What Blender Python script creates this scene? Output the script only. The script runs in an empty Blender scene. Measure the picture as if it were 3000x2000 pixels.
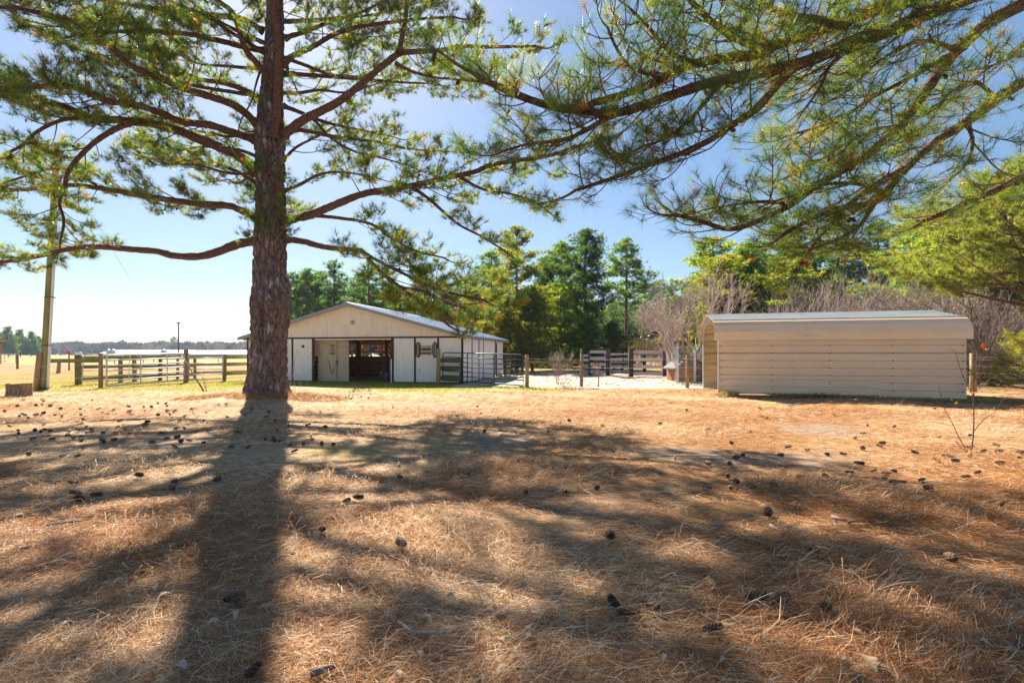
import bpy, math, random
import numpy as np
from mathutils import Vector, Matrix

S = bpy.context.scene
COL = S.collection

# ------------------------------------------------------------------ camera, sky, sun, exposure
CAM_H, F_PX, HOR = 1.4, 1400.0, 1036.0          # eye height (m), focal length and horizon row on the 3000x2000 photograph
cd = bpy.data.cameras.new('camera')
cd.sensor_width = 36.0
cd.lens = 36.0 * F_PX / 3000.0
cd.shift_y = (HOR - 1000.0) / 3000.0
cd.clip_start, cd.clip_end = 0.05, 6000.0
cam = bpy.data.objects.new('camera', cd)
COL.objects.link(cam)
cam.location = (0, 0, CAM_H)
cam.rotation_euler = (math.radians(90), 0, 0)
S.camera = cam

SUN_EL, SUN_AZ = math.radians(40.5), math.radians(-25.5)     # azimuth from +Y, to the right positive
W = bpy.data.worlds.new('World')
S.world = W
W.use_nodes = True
wn = W.node_tree
wn.nodes.clear()
sky = wn.nodes.new('ShaderNodeTexSky')
sky.sky_type = 'NISHITA'
sky.sun_disc = False
sky.sun_elevation = SUN_EL
sky.sun_rotation = SUN_AZ
sky.altitude = 0
sky.air_density = 1.0
sky.dust_density = 0.4
sky.ozone_density = 3.0
bg = wn.nodes.new('ShaderNodeBackground')
bg.inputs['Strength'].default_value = 0.083
wo = wn.nodes.new('ShaderNodeOutputWorld')
sg = wn.nodes.new('ShaderNodeGamma')                    # the photograph's sky is flatter and more saturated than the raw model
sg.inputs['Gamma'].default_value = 0.63
sh = wn.nodes.new('ShaderNodeHueSaturation')
sh.inputs['Saturation'].default_value = 1.38
sh.inputs['Hue'].default_value = 0.503
wn.links.new(sky.outputs[0], sg.inputs[0])
wn.links.new(sg.outputs[0], sh.inputs['Color'])
wn.links.new(sh.outputs[0], bg.inputs[0])
wn.links.new(bg.outputs[0], wo.inputs[0])

sl = bpy.data.lights.new('sun', 'SUN')
sl.energy = 5.0
sl.angle = math.radians(0.5)
sl.color = (1.0, 0.91, 0.77)
so = bpy.data.objects.new('sun', sl)
COL.objects.link(so)
sdir = Vector((math.sin(SUN_AZ) * math.cos(SUN_EL), math.cos(SUN_AZ) * math.cos(SUN_EL), math.sin(SUN_EL)))
so.rotation_euler = sdir.to_track_quat('Z', 'Y').to_euler()
so.location = (0, 0, 50)

S.view_settings.view_transform = 'Standard'
S.view_settings.look = 'None'
S.view_settings.gamma = 1.0
S.view_settings.exposure = 1.8
S.view_settings.use_curve_mapping = False
S.cycles.max_bounces = 8
S.cycles.diffuse_bounces = 4
S.cycles.transmission_bounces = 4
S.cycles.transparent_max_bounces = 8
S.cycles.use_denoising = True
S.cycles.denoiser = 'OPENIMAGEDENOISE'
S.cycles.denoising_input_passes = 'RGB_ALBEDO_NORMAL'
S.cycles.denoising_prefilter = 'ACCURATE'
S.cycles.sample_clamp_indirect = 6.0

# ------------------------------------------------------------------ helpers
def P(px, py, d):
    """world point at depth d (m) seen at photo pixel (px, py)"""
    return Vector(((px - 1500.0) / F_PX * d, d, CAM_H + (HOR - py) / F_PX * d))

def G(px, d, z=0.0):
    return Vector(((px - 1500.0) / F_PX * d, d, z))

def tag(o, label=None, cat=None, group=None, kind=None):
    if label: o['label'] = label
    if cat: o['category'] = cat
    if group: o['group'] = group
    if kind: o['kind'] = kind
    return o

def thing(name, label, cat, loc=(0, 0, 0), rz=0.0, group=None):
    o = bpy.data.objects.new(name, None)
    COL.objects.link(o)
    o.location = loc
    o.rotation_euler = (0, 0, rz)
    o.empty_display_size = 0.2
    return tag(o, label, cat, group)

def link(name, me, mat, parent=None, kind=None):
    if mat is not None and not me.materials:
        me.materials.append(mat)
    o = bpy.data.objects.new(name, me)
    COL.objects.link(o)
    if parent: o.parent = parent
    if kind: o['kind'] = kind
    return o

def npmesh(name, V, Q=None, T=None, col=None, smooth=True):
    me = bpy.data.meshes.new(name)
    V = np.asarray(V, dtype=np.float32).reshape(-1, 3)
    nq = 0 if Q is None else len(Q)
    nt = 0 if T is None else len(T)
    me.vertices.add(len(V))
    me.vertices.foreach_set('co', V.ravel())
    loops = []
    if nq: loops.append(np.asarray(Q, dtype=np.int32).ravel())
    if nt: loops.append(np.asarray(T, dtype=np.int32).ravel())
    L = np.concatenate(loops)
    me.loops.add(len(L))
    me.loops.foreach_set('vertex_index', L)
    me.polygons.add(nq + nt)
    st = np.concatenate([np.arange(nq) * 4, nq * 4 + np.arange(nt) * 3]).astype(np.int32)
    me.polygons.foreach_set('loop_start', st)
    if smooth:
        me.polygons.foreach_set('use_smooth', np.ones(nq + nt, dtype=bool))
    me.update(calc_edges=True)
    if col is not None:
        a = me.attributes.new('Col', 'FLOAT_COLOR', 'POINT')
        c = np.ones((len(V), 4), dtype=np.float32)
        c[:, :3] = col
        a.data.foreach_set('color', c.ravel())
    return me

class MB:
    """collects boxes, bars, tubes into one mesh (coordinates minus the origin o)"""
    def __init__(s, o=(0, 0, 0)):
        s.v, s.f, s.o = [], [], Vector(o)
    def add(s, vs, fs):
        b = len(s.v)
        s.v += [tuple(Vector(v) - s.o) for v in vs]
        s.f += [tuple(b + i for i in f) for f in fs]
        return s
    def box(s, x0, x1, y0, y1, z0, z1):
        return s.add([(x0, y0, z0), (x1, y0, z0), (x1, y1, z0), (x0, y1, z0), (x0, y0, z1), (x1, y0, z1), (x1, y1, z1), (x0, y1, z1)],
                     [(0, 3, 2, 1), (4, 5, 6, 7), (0, 1, 5, 4), (1, 2, 6, 5), (2, 3, 7, 6), (3, 0, 4, 7)])
    def beam(s, p, q, w, h, up=(0, 0, 1), bev=0.0):
        p, q = Vector(p), Vector(q)
        t = (q - p).normalized()
        a = t.cross(Vector(up))
        if a.length < 1e-4: a = t.cross(Vector((0, 1, 0)))
        a.normalize()
        b = a.cross(t).normalized()
        if bev <= 0:
            pr = [(-.5 * w, -.5 * h), (.5 * w, -.5 * h), (.5 * w, .5 * h), (-.5 * w, .5 * h)]
        else:
            x, y = .5 * w, .5 * h
            pr = [(-x + bev, -y), (x - bev, -y), (x, -y + bev), (x, y - bev), (x - bev, y), (-x + bev, y), (-x, y - bev), (-x, -y + bev)]
        n = len(pr)
        vs = [p + a * u + b * v for u, v in pr] + [q + a * u + b * v for u, v in pr]
        fs = [(i, (i + 1) % n, n + (i + 1) % n, n + i) for i in range(n)] + [tuple(range(n - 1, -1, -1)), tuple(range(n, 2 * n))]
        return s.add(vs, fs)
    def tube(s, pts, r, n=8, cap=True):
        pts = [Vector(p) for p in pts]
        m = len(pts)
        rs = [r] * m if not hasattr(r, '__len__') else list(r)
        vs, prev = [], None
        for i in range(m):
            t = (pts[min(i + 1, m - 1)] - pts[max(i - 1, 0)]).normalized()
            if prev is None:
                a = t.cross(Vector((0, 0, 1)) if abs(t.z) < .9 else Vector((1, 0, 0))).normalized()
            else:
                a = (prev - t * prev.dot(t)).normalized()
            prev = a
            b = t.cross(a)
            for k in range(n):
                an = 2 * math.pi * k / n
                vs.append(pts[i] + (a * math.cos(an) + b * math.sin(an)) * rs[i])
        fs = []
        for i in range(m - 1):
            for k in range(n):
                k2 = (k + 1) % n
                fs.append((i * n + k, i * n + k2, (i + 1) * n + k2, (i + 1) * n + k))
        if cap:
            fs.append(tuple(range(n - 1, -1, -1)))
            fs.append(tuple((m - 1) * n + k for k in range(n)))
        return s.add(vs, fs)
    def prism(s, poly, off):
        n = len(poly)
        off = Vector(off)
        return s.add([Vector(p) for p in poly] + [Vector(p) + off for p in poly],
                     [tuple(range(n - 1, -1, -1)), tuple(range(n, 2 * n))] + [(i, (i + 1) % n, n + (i + 1) % n, n + i) for i in range(n)])
    def mesh(s, name, smooth=False):
        me = bpy.data.meshes.new(name)
        me.from_pydata(s.v, [], s.f)
        if smooth:
            for p in me.polygons: p.use_smooth = len(p.vertices) == 4
        me.update()
        return me
    def build(s, name, mat, parent=None, smooth=False, kind=None):
        import bmesh
        me = s.mesh(name, smooth)
        bm = bmesh.new(); bm.from_mesh(me)
        bmesh.ops.recalc_face_normals(bm, faces=bm.faces)
        bm.to_mesh(me); bm.free()
        return link(name, me, mat, parent, kind)

def nrm(a):
    return a / np.maximum(np.linalg.norm(a, axis=-1, keepdims=True), 1e-9)

class Tubes:
    """many thin tapering twigs, built in one go with numpy"""
    def __init__(s): s.g = {}
    def add(s, pts, rad, n=3):
        s.g.setdefault((len(pts), n), []).append((np.asarray(pts, float), np.asarray(rad, float)))
    def mesh(s, name, org=(0, 0, 0)):
        Vs, Qs, b = [], [], 0
        for (m, n), L in s.g.items():
            p = np.stack([l[0] for l in L]); r = np.stack([l[1] for l in L])
            t = nrm(np.gradient(p, axis=1))
            ref = np.where((np.abs(t[..., 2:3]).mean(axis=1, keepdims=True) < .85), np.array([0., 0, 1]), np.array([1., 0, 0]))
            a = nrm(np.cross(t, ref)); c = np.cross(t, a)
            an = np.arange(n) * 2 * np.pi / n
            ring = p[:, :, None, :] + r[:, :, None, None] * (a[:, :, None, :] * np.cos(an)[None, None, :, None] + c[:, :, None, :] * np.sin(an)[None, None, :, None])
            K = len(L)
            Vs.append(ring.reshape(-1, 3))
            idx = np.arange(K * m * n).reshape(K, m, n) + b
            i0 = idx[:, :-1, :]; i1 = idx[:, 1:, :]
            Qs.append(np.stack([i0, np.roll(i0, -1, 2), np.roll(i1, -1, 2), i1], -1).reshape(-1, 4))
            b += K * m * n
        return npmesh(name, np.concatenate(Vs) - np.asarray(org), Q=np.concatenate(Qs))

def needles_mesh(name, pos, dr, nn, length, width, col, rng, amin=12, amax=75, back=0.10, org=(0, 0, 0)):
    """tufts of needles: one thin triangle per needle bundle"""
    pos = np.repeat(np.asarray(pos, float), nn, 0); dr = nrm(np.repeat(np.asarray(dr, float), nn, 0))
    col = np.repeat(np.asarray(col, float), nn, 0)
    ln = np.repeat(np.broadcast_to(length, (len(pos) // nn,)), nn) * rng.uniform(.75, 1.15, len(pos))
    w = np.repeat(np.broadcast_to(width, (len(pos) // nn,)), nn)
    rv = nrm(rng.normal(size=pos.shape))
    pp = nrm(rv - dr * (rv * dr).sum(1, keepdims=True))
    A = np.radians(rng.uniform(amin, amax, len(pos)))[:, None]
    nd = dr * np.cos(A) + pp * np.sin(A)
    nd[:, 2] -= .10
    nd = nrm(nd)
    base = pos - dr * (rng.uniform(0, 1, len(pos)) * back)[:, None]
    sd = nrm(np.cross(nd, nrm(rng.normal(size=pos.shape))))
    tip = base + nd * ln[:, None]
    V = np.stack([base - sd * w[:, None] / 2, base + sd * w[:, None] / 2, tip], 1).reshape(-1, 3)
    cc = col * rng.uniform(.75, 1.25, (len(pos), 1))
    cc = np.repeat(cc, 3, 0)
    return npmesh(name, V - np.asarray(org), T=np.arange(len(V)).reshape(-1, 3), col=cc, smooth=False)

class SN:
    """smooth pseudo-noise from summed sines, vectorised"""
    def __init__(s, seed, freq, n=10):
        r = np.random.default_rng(seed)
        an = r.uniform(0, 2 * np.pi, n)
        f = freq * r.uniform(.5, 1.9, n)
        s.k = np.stack([np.cos(an), np.sin(an)], 1) * f[:, None]
        s.p = r.uniform(0, 2 * np.pi, n)
        s.n = n
    def __call__(s, x, y):
        x = np.asarray(x, float); y = np.asarray(y, float)
        o = np.zeros(np.broadcast(x, y).shape)
        for k, p in zip(s.k, s.p):
            o = o + np.sin(k[0] * x + k[1] * y + p)
        return o / math.sqrt(s.n * .5) * .5

def sstep(a, b, x):
    t = np.clip((x - a) / (b - a), 0, 1)
    return t * t * (3 - 2 * t)

# ------------------------------------------------------------------ materials
def new_mat(name):
    m = bpy.data.materials.new(name)
    m.use_nodes = True
    nt = m.node_tree
    return m, nt, nt.nodes['Principled BSDF']

def N(nt, typ, **kw):
    n = nt.nodes.new(typ)
    for k, v in kw.items():
        if k in n.inputs: n.inputs[k].default_value = v
        else: setattr(n, k, v)
    return n

def rgb(c): return (c[0], c[1], c[2], 1.0)

def mixc(nt, fac, a, b, blend='MIX'):
    n = nt.nodes.new('ShaderNodeMix'); n.data_type = 'RGBA'; n.blend_type = blend
    for i, v in ((0, fac), (6, a), (7, b)):
        if hasattr(v, 'links'): nt.links.new(v, n.inputs[i])
        elif i == 0: n.inputs[0].default_value = v
        else: n.inputs[i].default_value = rgb(v)
    return n.outputs[2]

def ramp(nt, src, p0, p1, c0=(0, 0, 0), c1=(1, 1, 1)):
    r = nt.nodes.new('ShaderNodeValToRGB')
    r.color_ramp.elements[0].position = p0; r.color_ramp.elements[1].position = p1
    r.color_ramp.elements[0].color = rgb(c0); r.color_ramp.elements[1].color = rgb(c1)
    nt.links.new(src, r.inputs[0])
    return r.outputs[0]

def noise(nt, scale, detail=4, stretch=(1, 1, 1), rough=.55):
    tc = nt.nodes.new('ShaderNodeTexCoord')
    mp = nt.nodes.new('ShaderNodeMapping'); mp.inputs['Scale'].default_value = stretch
    nt.links.new(tc.outputs['Object'], mp.inputs[0])
    n = N(nt, 'ShaderNodeTexNoise', Scale=scale, Detail=detail, Roughness=rough)
    nt.links.new(mp.outputs[0], n.inputs['Vector'])
    return n.outputs['Fac']

def bump(nt, bs, h, strength=.4, dist=.02):
    b = N(nt, 'ShaderNodeBump', Strength=strength, Distance=dist)
    nt.links.new(h, b.inputs['Height'])
    nt.links.new(b.outputs[0], bs.inputs['Normal'])

def wear(name, c0, c1, scale=4, stretch=(1, 1, 1), rough=.8, metal=0.0, bstr=.3, bdist=.01, stain=None, stain_scale=2.0, stain_lo=.55, stain_hi=.7, stain_stretch=(1, 1, 1), spec=.3, rand=0.0):
    m, nt, bs = new_mat(name)
    n1 = noise(nt, scale, 6, stretch)
    c = mixc(nt, ramp(nt, n1, .3, .7), c0, c1)
    if stain is not None:
        n2 = noise(nt, stain_scale, 7, stain_stretch, .7)
        c = mixc(nt, ramp(nt, n2, stain_lo, stain_hi), c, stain)
    if rand:
        oi = nt.nodes.new('ShaderNodeObjectInfo')
        hv = N(nt, 'ShaderNodeHueSaturation')
        mr = N(nt, 'ShaderNodeMapRange'); mr.inputs[3].default_value = 1 - rand; mr.inputs[4].default_value = 1 + rand
        nt.links.new(oi.outputs['Random'], mr.inputs[0]); nt.links.new(mr.outputs[0], hv.inputs['Value'])
        nt.links.new(c, hv.inputs['Color']); c = hv.outputs[0]
    nt.links.new(c, bs.inputs['Base Color'])
    bs.inputs['Roughness'].default_value = rough
    bs.inputs['Metallic'].default_value = metal
    bs.inputs['Specular IOR Level'].default_value = spec
    if bstr: bump(nt, bs, n1, bstr, bdist)
    return m

def attr_mat(name, rough=.8, transl=0.0, tcol=(1.2, 1.3, .6), spec=.2, rand=0.0, hue=0.0, fine=0.0):
    m, nt, bs = new_mat(name)
    at = nt.nodes.new('ShaderNodeAttribute'); at.attribute_name = 'Col'
    c = at.outputs['Color']
    if rand or hue:
        oi = nt.nodes.new('ShaderNodeObjectInfo')
        hv = N(nt, 'ShaderNodeHueSaturation')
        for amp, inp, base in ((rand, 'Value', 1.0), (hue, 'Hue', .5)):
            mr = N(nt, 'ShaderNodeMapRange'); mr.inputs[3].default_value = base - amp; mr.inputs[4].default_value = base + amp
            nt.links.new(oi.outputs['Random'], mr.inputs[0]); nt.links.new(mr.outputs[0], hv.inputs[inp])
        nt.links.new(c, hv.inputs['Color']); c = hv.outputs[0]
    if fine:
        n1 = noise(nt, 60, 3)
        n2 = noise(nt, 7, 5)
        c = mixc(nt, 1.0, c, ramp(nt, n1, .25, .75, (1 - fine,) * 3, (1 + fine,) * 3), 'MULTIPLY')
        c = mixc(nt, 1.0, c, ramp(nt, n2, .3, .7, (1 - fine,) * 3, (1 + fine * .6,) * 3), 'MULTIPLY')
        bump(nt, bs, n1, .8, .02)
    nt.links.new(c, bs.inputs['Base Color'])
    bs.inputs['Roughness'].default_value = rough
    bs.inputs['Specular IOR Level'].default_value = spec
    if transl:
        tr = nt.nodes.new('ShaderNodeBsdfTranslucent')
        tc = mixc(nt, 1.0, c, tcol, 'MULTIPLY')
        nt.links.new(tc, tr.inputs[0])
        mx = nt.nodes.new('ShaderNodeMixShader'); mx.inputs[0].default_value = transl
        nt.links.new(bs.outputs[0], mx.inputs[1]); nt.links.new(tr.outputs[0], mx.inputs[2])
        nt.links.new(mx.outputs[0], nt.nodes['Material Output'].inputs[0])
    return m

def bark_mat(name, plate, crack, lichen, vscale=9.0, stretch=(1, 1, .42), lich=.62):
    m, nt, bs = new_mat(name)
    tc = nt.nodes.new('ShaderNodeTexCoord')
    mp = nt.nodes.new('ShaderNodeMapping'); mp.inputs['Scale'].default_value = stretch
    nt.links.new(tc.outputs['Object'], mp.inputs[0])
    dn = N(nt, 'ShaderNodeTexNoise', Scale=6.0, Detail=4.0)
    nt.links.new(mp.outputs[0], dn.inputs['Vector'])
    mv = nt.nodes.new('ShaderNodeVectorMath'); mv.operation = 'MULTIPLY_ADD'
    mv.inputs[1].default_value = (.12, .12, .12)
    nt.links.new(dn.outputs['Color'], mv.inputs[0]); nt.links.new(mp.outputs[0], mv.inputs[2])
    vo = N(nt, 'ShaderNodeTexVoronoi', Scale=vscale); vo.feature = 'DISTANCE_TO_EDGE'
    nt.links.new(mv.outputs[0], vo.inputs['Vector'])
    e = ramp(nt, vo.outputs['Distance'], .02, .22)
    n1 = noise(nt, 18, 6)
    n2 = noise(nt, 2.6, 6, (1, 1, .6), .7)
    c = mixc(nt, e, crack, plate)
    c = mixc(nt, ramp(nt, n1, .3, .75), c, tuple(min(1, x * 1.5) for x in plate))
    lf = mixc(nt, 1.0, ramp(nt, n2, lich, lich + .1), e, 'MULTIPLY')
    c = mixc(nt, lf, c, lichen)
    nt.links.new(c, bs.inputs['Base Color'])
    bs.inputs['Roughness'].default_value = .95
    bs.inputs['Specular IOR Level'].default_value = .1
    hh = mixc(nt, .35, e, n1)
    bump(nt, bs, hh, 1.0, .03)
    return m

M = {}
M['bark'] = bark_mat('pine_bark', (.15, .112, .105), (.020, .014, .016), (.40, .38, .35), 7.5, (1, 1, .26), .54)
M['limb'] = bark_mat('limb_bark', (.145, .088, .07), (.04, .024, .024), (.24, .21, .19), 16.0, (1, 1, 1), .66)
M['twig'] = wear('twig_bark', (.11, .065, .05), (.17, .10, .075), 8, bstr=0, rough=.9, spec=.1)
M['needle'] = attr_mat('pine_needles', .45, .5, (2.1, 1.85, .5), .35)
M['bgneedle'] = attr_mat('far_pine_needles', .6, .66, (2.2, 2.05, .6), .2, rand=.22, hue=.02)
M['bgbark'] = wear('far_pine_bark', (.13, .085, .07), (.22, .16, .13), 3, (1, 1, .3), bstr=.5, bdist=.05, spec=.1)
M['cone'] = attr_mat('pine_cone_scales', .8, 0, spec=.15)
M['straw'] = attr_mat('dry_pine_straw', .6, .25, (1.15, 1.0, .75), .18)
M['grass'] = attr_mat('short_grass', .7, .45, (1.4, 1.4, .5), .2)
M['leaf'] = attr_mat('dead_leaf', .7, .3, (1.2, 1.0, .7), .2)
M['ground'] = attr_mat('ground', .95, 0, spec=.08, fine=.38)
M['sand'] = wear('paddock_sand', (.36, .29, .235), (.45, .38, .315), 3, bstr=.9, bdist=.08, stain=(.30, .22, .16), stain_scale=1.3, stain_lo=.56, stain_hi=.70, stain_stretch=(1, 1, 1), spec=.05, rough=.95)
M['bare'] = wear('bare_twigs', (.22, .165, .145), (.36, .29, .265), 5, bstr=0, spec=.1, rough=.9, rand=.38)
M['barebark'] = wear('bare_tree_bark', (.16, .13, .11), (.30, .25, .22), 5, bstr=.4, spec=.1, rough=.9)
M['white'] = wear('painted_plywood', (.74, .71, .69), (.85, .82, .80), 2.2, (3, 3, .5), .7, stain=(.40, .33, .29), stain_scale=2.6, stain_lo=.58, stain_hi=.76, bstr=.15)
M['gable'] = wear('gable_plywood', (.74, .65, .56), (.84, .75, .66), 2.2, (3, 3, .5), .7, stain=(.26, .18, .14), stain_scale=1.7, stain_lo=.60, stain_hi=.80, stain_stretch=(1, 1, 2.2), bstr=.15)
M['sidewhite'] = wear('side_siding', (.74, .73, .74), (.82, .81, .82), 2.2, (3, 3, .5), .7, stain=(.4, .38, .36), stain_scale=3, stain_lo=.7, stain_hi=.85, bstr=.15)
M['doorleaf'] = wear('door_plywood', (.42, .35, .25), (.52, .44, .32), 3, (3, 3, .6), .75, stain=(.16, .12, .09), stain_scale=3.0, stain_lo=.64, stain_hi=.8, bstr=.2)
M['trim'] = wear('dark_trim', (.035, .022, .026), (.06, .04, .042), 6, rough=.6)
M['fascia'] = wear('grey_fascia', (.22, .24, .30), (.29, .31, .37), 3, rough=.45, metal=.3)
M['roof'] = wear('metal_roofing', (.48, .53, .60), (.58, .63, .70), 2.5, (1, 1, 1), .4, metal=.25, stain=(.30, .28, .27), stain_scale=2.0, stain_lo=.62, stain_hi=.78, bstr=.08)
M['tan'] = wear('tan_sheet_metal', (.68, .535, .37), (.74, .59, .415), 1.4, (1, 1, 2), .42, metal=.0, stain=(.36, .28, .22), stain_scale=1.6, stain_lo=.60, stain_hi=.82, stain_stretch=(.35, .35, 4), bstr=.05, spec=.5)
M['tanold'] = wear('weathered_tan_sheet', (.52, .44, .27), (.60, .51, .34), 1.6, (1, 1, 2), .5, stain=(.17, .13, .07), stain_scale=1.8, stain_lo=.5, stain_hi=.75, stain_stretch=(.4, .4, 5), bstr=.05, spec=.4)
M['carroof'] = wear('weathered_roof_sheet', (.50, .52, .48), (.60, .61, .56), 1.5, rough=.4, metal=.35, stain=(.34, .36, .33), stain_scale=1.8, stain_lo=.55, stain_hi=.75, stain_stretch=(.3, 3, 3), bstr=.05)
M['screw'] = wear('screw_heads', (.07, .06, .06), (.10, .09, .09), 9, bstr=0, metal=.5)
M['galv'] = wear('galvanised_steel', (.44, .43, .46), (.56, .55, .60), 8, rough=.5, metal=.25, bstr=.0)
M['chain'] = wear('chain_link_wire', (.22, .21, .20), (.32, .31, .30), 8, rough=.8, bstr=0)
M['green'] = wear('green_gate_paint', (.018, .055, .045), (.03, .075, .06), 8, rough=.45, bstr=.05, spec=.5)
M['wood'] = wear('weathered_post', (.26, .18, .10), (.38, .28, .17), 5, (1, 1, .2), .9, stain=(.10, .085, .05), stain_scale=6, stain_lo=.55, stain_hi=.75, bstr=.5, rand=.22)
M['moss'] = wear('mossy_wood', (.17, .13, .075), (.27, .21, .13), 5, (1, 1, .25), .9, stain=(.13, .16, .025), stain_scale=2.5, stain_lo=.42, stain_hi=.62, bstr=.5, rand=.2)
M['board'] = wear('grey_fence_board', (.17, .14, .105), (.27, .22, .165), 5, (.4, .4, 2), .9, stain=(.09, .10, .03), stain_scale=3, stain_lo=.55, stain_hi=.72, bstr=.4, rand=.22)
M['paleboard'] = wear('pale_pen_board', (.42, .34, .33), (.56, .47, .46), 4, (.4, .4, 2), .9, stain=(.25, .19, .17), stain_scale=4, stain_lo=.6, stain_hi=.8, bstr=.3, rand=.15)
M['darkpost'] = wear('dark_pen_post', (.05, .035, .032), (.085, .06, .055), 5, (1, 1, .3), .85, bstr=.4)
M['polewood'] = wear('pole_wood', (.26, .22, .13), (.36, .31, .20), 3, (1, 1, .15), .9, stain=(.16, .20, .03), stain_scale=1.2, stain_lo=.40, stain_hi=.60, bstr=.4)
M['pvc'] = wear('white_conduit', (.66, .66, .72), (.74, .74, .79), 3, rough=.5, bstr=0, spec=.4)
M['stumpside'] = bark_mat('stump_bark', (.28, .20, .13), (.09, .06, .04), (.42, .36, .26), 12, (1, 1, .3), .6)
M['cutwood'] = wear('cut_wood', (.40, .30, .19), (.52, .41, .27), 9, bstr=.4)
M['timber'] = wear('barn_timber', (.34, .17, .075), (.46, .25, .12), 5, (.5, .5, 2), .8, bstr=.3, rand=.2)
M['darktimber'] = wear('dark_barn_timber', (.13, .075, .048), (.20, .12, .075), 5, (.5, .5, 2), .85, bstr=.3, rand=.3)
M['black'] = wear('black_steel', (.012, .012, .013), (.022, .022, .023), 6, rough=.5, bstr=0, spec=.4)
M['cartbody'] = wear('blue_grey_cart_paint', (.10, .11, .16), (.14, .15, .21), 5, rough=.6, bstr=.1)
M['rubber'] = wear('tyre_rubber', (.012, .012, .013), (.025, .024, .024), 8, rough=.85, bstr=.2)
M['paper'] = wear('notice_paper', (.36, .31, .24), (.42, .37, .29), 5, bstr=0)
M['print'] = wear('notice_print', (.10, .08, .07), (.14, .11, .09), 5, bstr=0)
M['steelwhite'] = wear('white_metal_roof', (.80, .80, .82), (.86, .86, .88), .1, rough=.35, metal=0, bstr=0, spec=.6)
M['farwall'] = wear('far_wall', (.40, .40, .44), (.48, .48, .52), .2, bstr=0)
M['silo'] = wear('silo_steel', (.42, .46, .55), (.5, .54, .62), 1, rough=.4, metal=.5, bstr=0)
M['rust'] = wear('rusty_steel', (.20, .08, .045), (.30, .13, .07), 6, bstr=.3)
M['brick'] = wear('red_brown_shingle', (.26, .095, .05), (.38, .16, .09), 6, bstr=.4, rand=.25)
M['shingle'] = wear('grey_roof_shingle', (.085, .08, .085), (.14, .13, .13), 6, bstr=.5)
M['red'] = wear('red_plastic', (.60, .05, .07), (.66, .07, .09), 4, bstr=0)
M['wire'] = wear('fence_wire', (.62, .60, .56), (.72, .70, .66), 4, bstr=0, rough=.5)
M['yellowwire'] = wear('yellow_fence_wire', (.62, .55, .06), (.70, .62, .08), 4, bstr=0, rough=.5)
M['floodlight'] = wear('floodlight_housing', (.58, .46, .30), (.64, .52, .36), 4, bstr=0)
M['undergrowth'] = attr_mat('undergrowth', .9, .2, spec=.05)
M['mud'] = wear('dark_soil', (.13, .085, .055), (.22, .15, .10), 4, bstr=.6)

rng = np.random.default_rng(7)
random.seed(7)

# ------------------------------------------------------------------ ground
TREE = G(781, 15.0)
_h1, _h2 = SN(1, .9), SN(2, 3.2)
_c1, _c2, _c3, _c4 = SN(11, .55), SN(12, 1.7), SN(13, .22), SN(14, 5.0)
def Hgt(x, y):
    x = np.asarray(x, float); y = np.asarray(y, float)
    near = 1 - sstep(13, 17.5, y)
    h = (.035 * _h1(x, y) + .014 * _h2(x, y)) * near
    r2 = (x - TREE.x) ** 2 + (y - TREE.y) ** 2
    return h + .16 * np.exp(-r2 / 2.6)

def lerp(a, b, t): return a + (b - a) * t[..., None]

C_OR, C_TAN, C_PALE = np.array((.36, .18, .07)), np.array((.44, .28, .145)), np.array((.54, .42, .28))
C_GR, C_FT, C_FY, C_FF = np.array((.33, .30, .075)), np.array((.29, .19, .095)), np.array((.32, .265, .09)), np.array((.16, .10, .06))
def grass_mask(x, y):
    n = _c2(x, y) * .9 + _c4(x, y) * .35
    mid = sstep(17.2, 18.8, y + n) * (1 - sstep(20.6, 22.0, y + n * .4)) * sstep(-7.5, -5, x + n) * (1 - sstep(1.8, 3.8, x + n))
    barn = sstep(20.2, 21.0, y + .3 * n) * (1 - sstep(25, 26, y)) * sstep(-14, -12, x) * (1 - sstep(-2.5, -2, x))
    left = sstep(16.3, 18.2, y + n) * (1 - sstep(21, 25, y + 2 * n)) * (1 - sstep(-11.5, -9.5, x + n))
    pen = sstep(21, 23, y + n) * (1 - sstep(30, 34, y)) * (1 - sstep(-13, -11, x + n)) * .35
    bits = sstep(.55, .95, _c2(x * 1.3 + 5, y * 1.3)) * (1 - sstep(12, 16, y)) * .10
    return np.clip(mid + barn + left * .55 + pen + bits, 0, 1)

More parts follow.
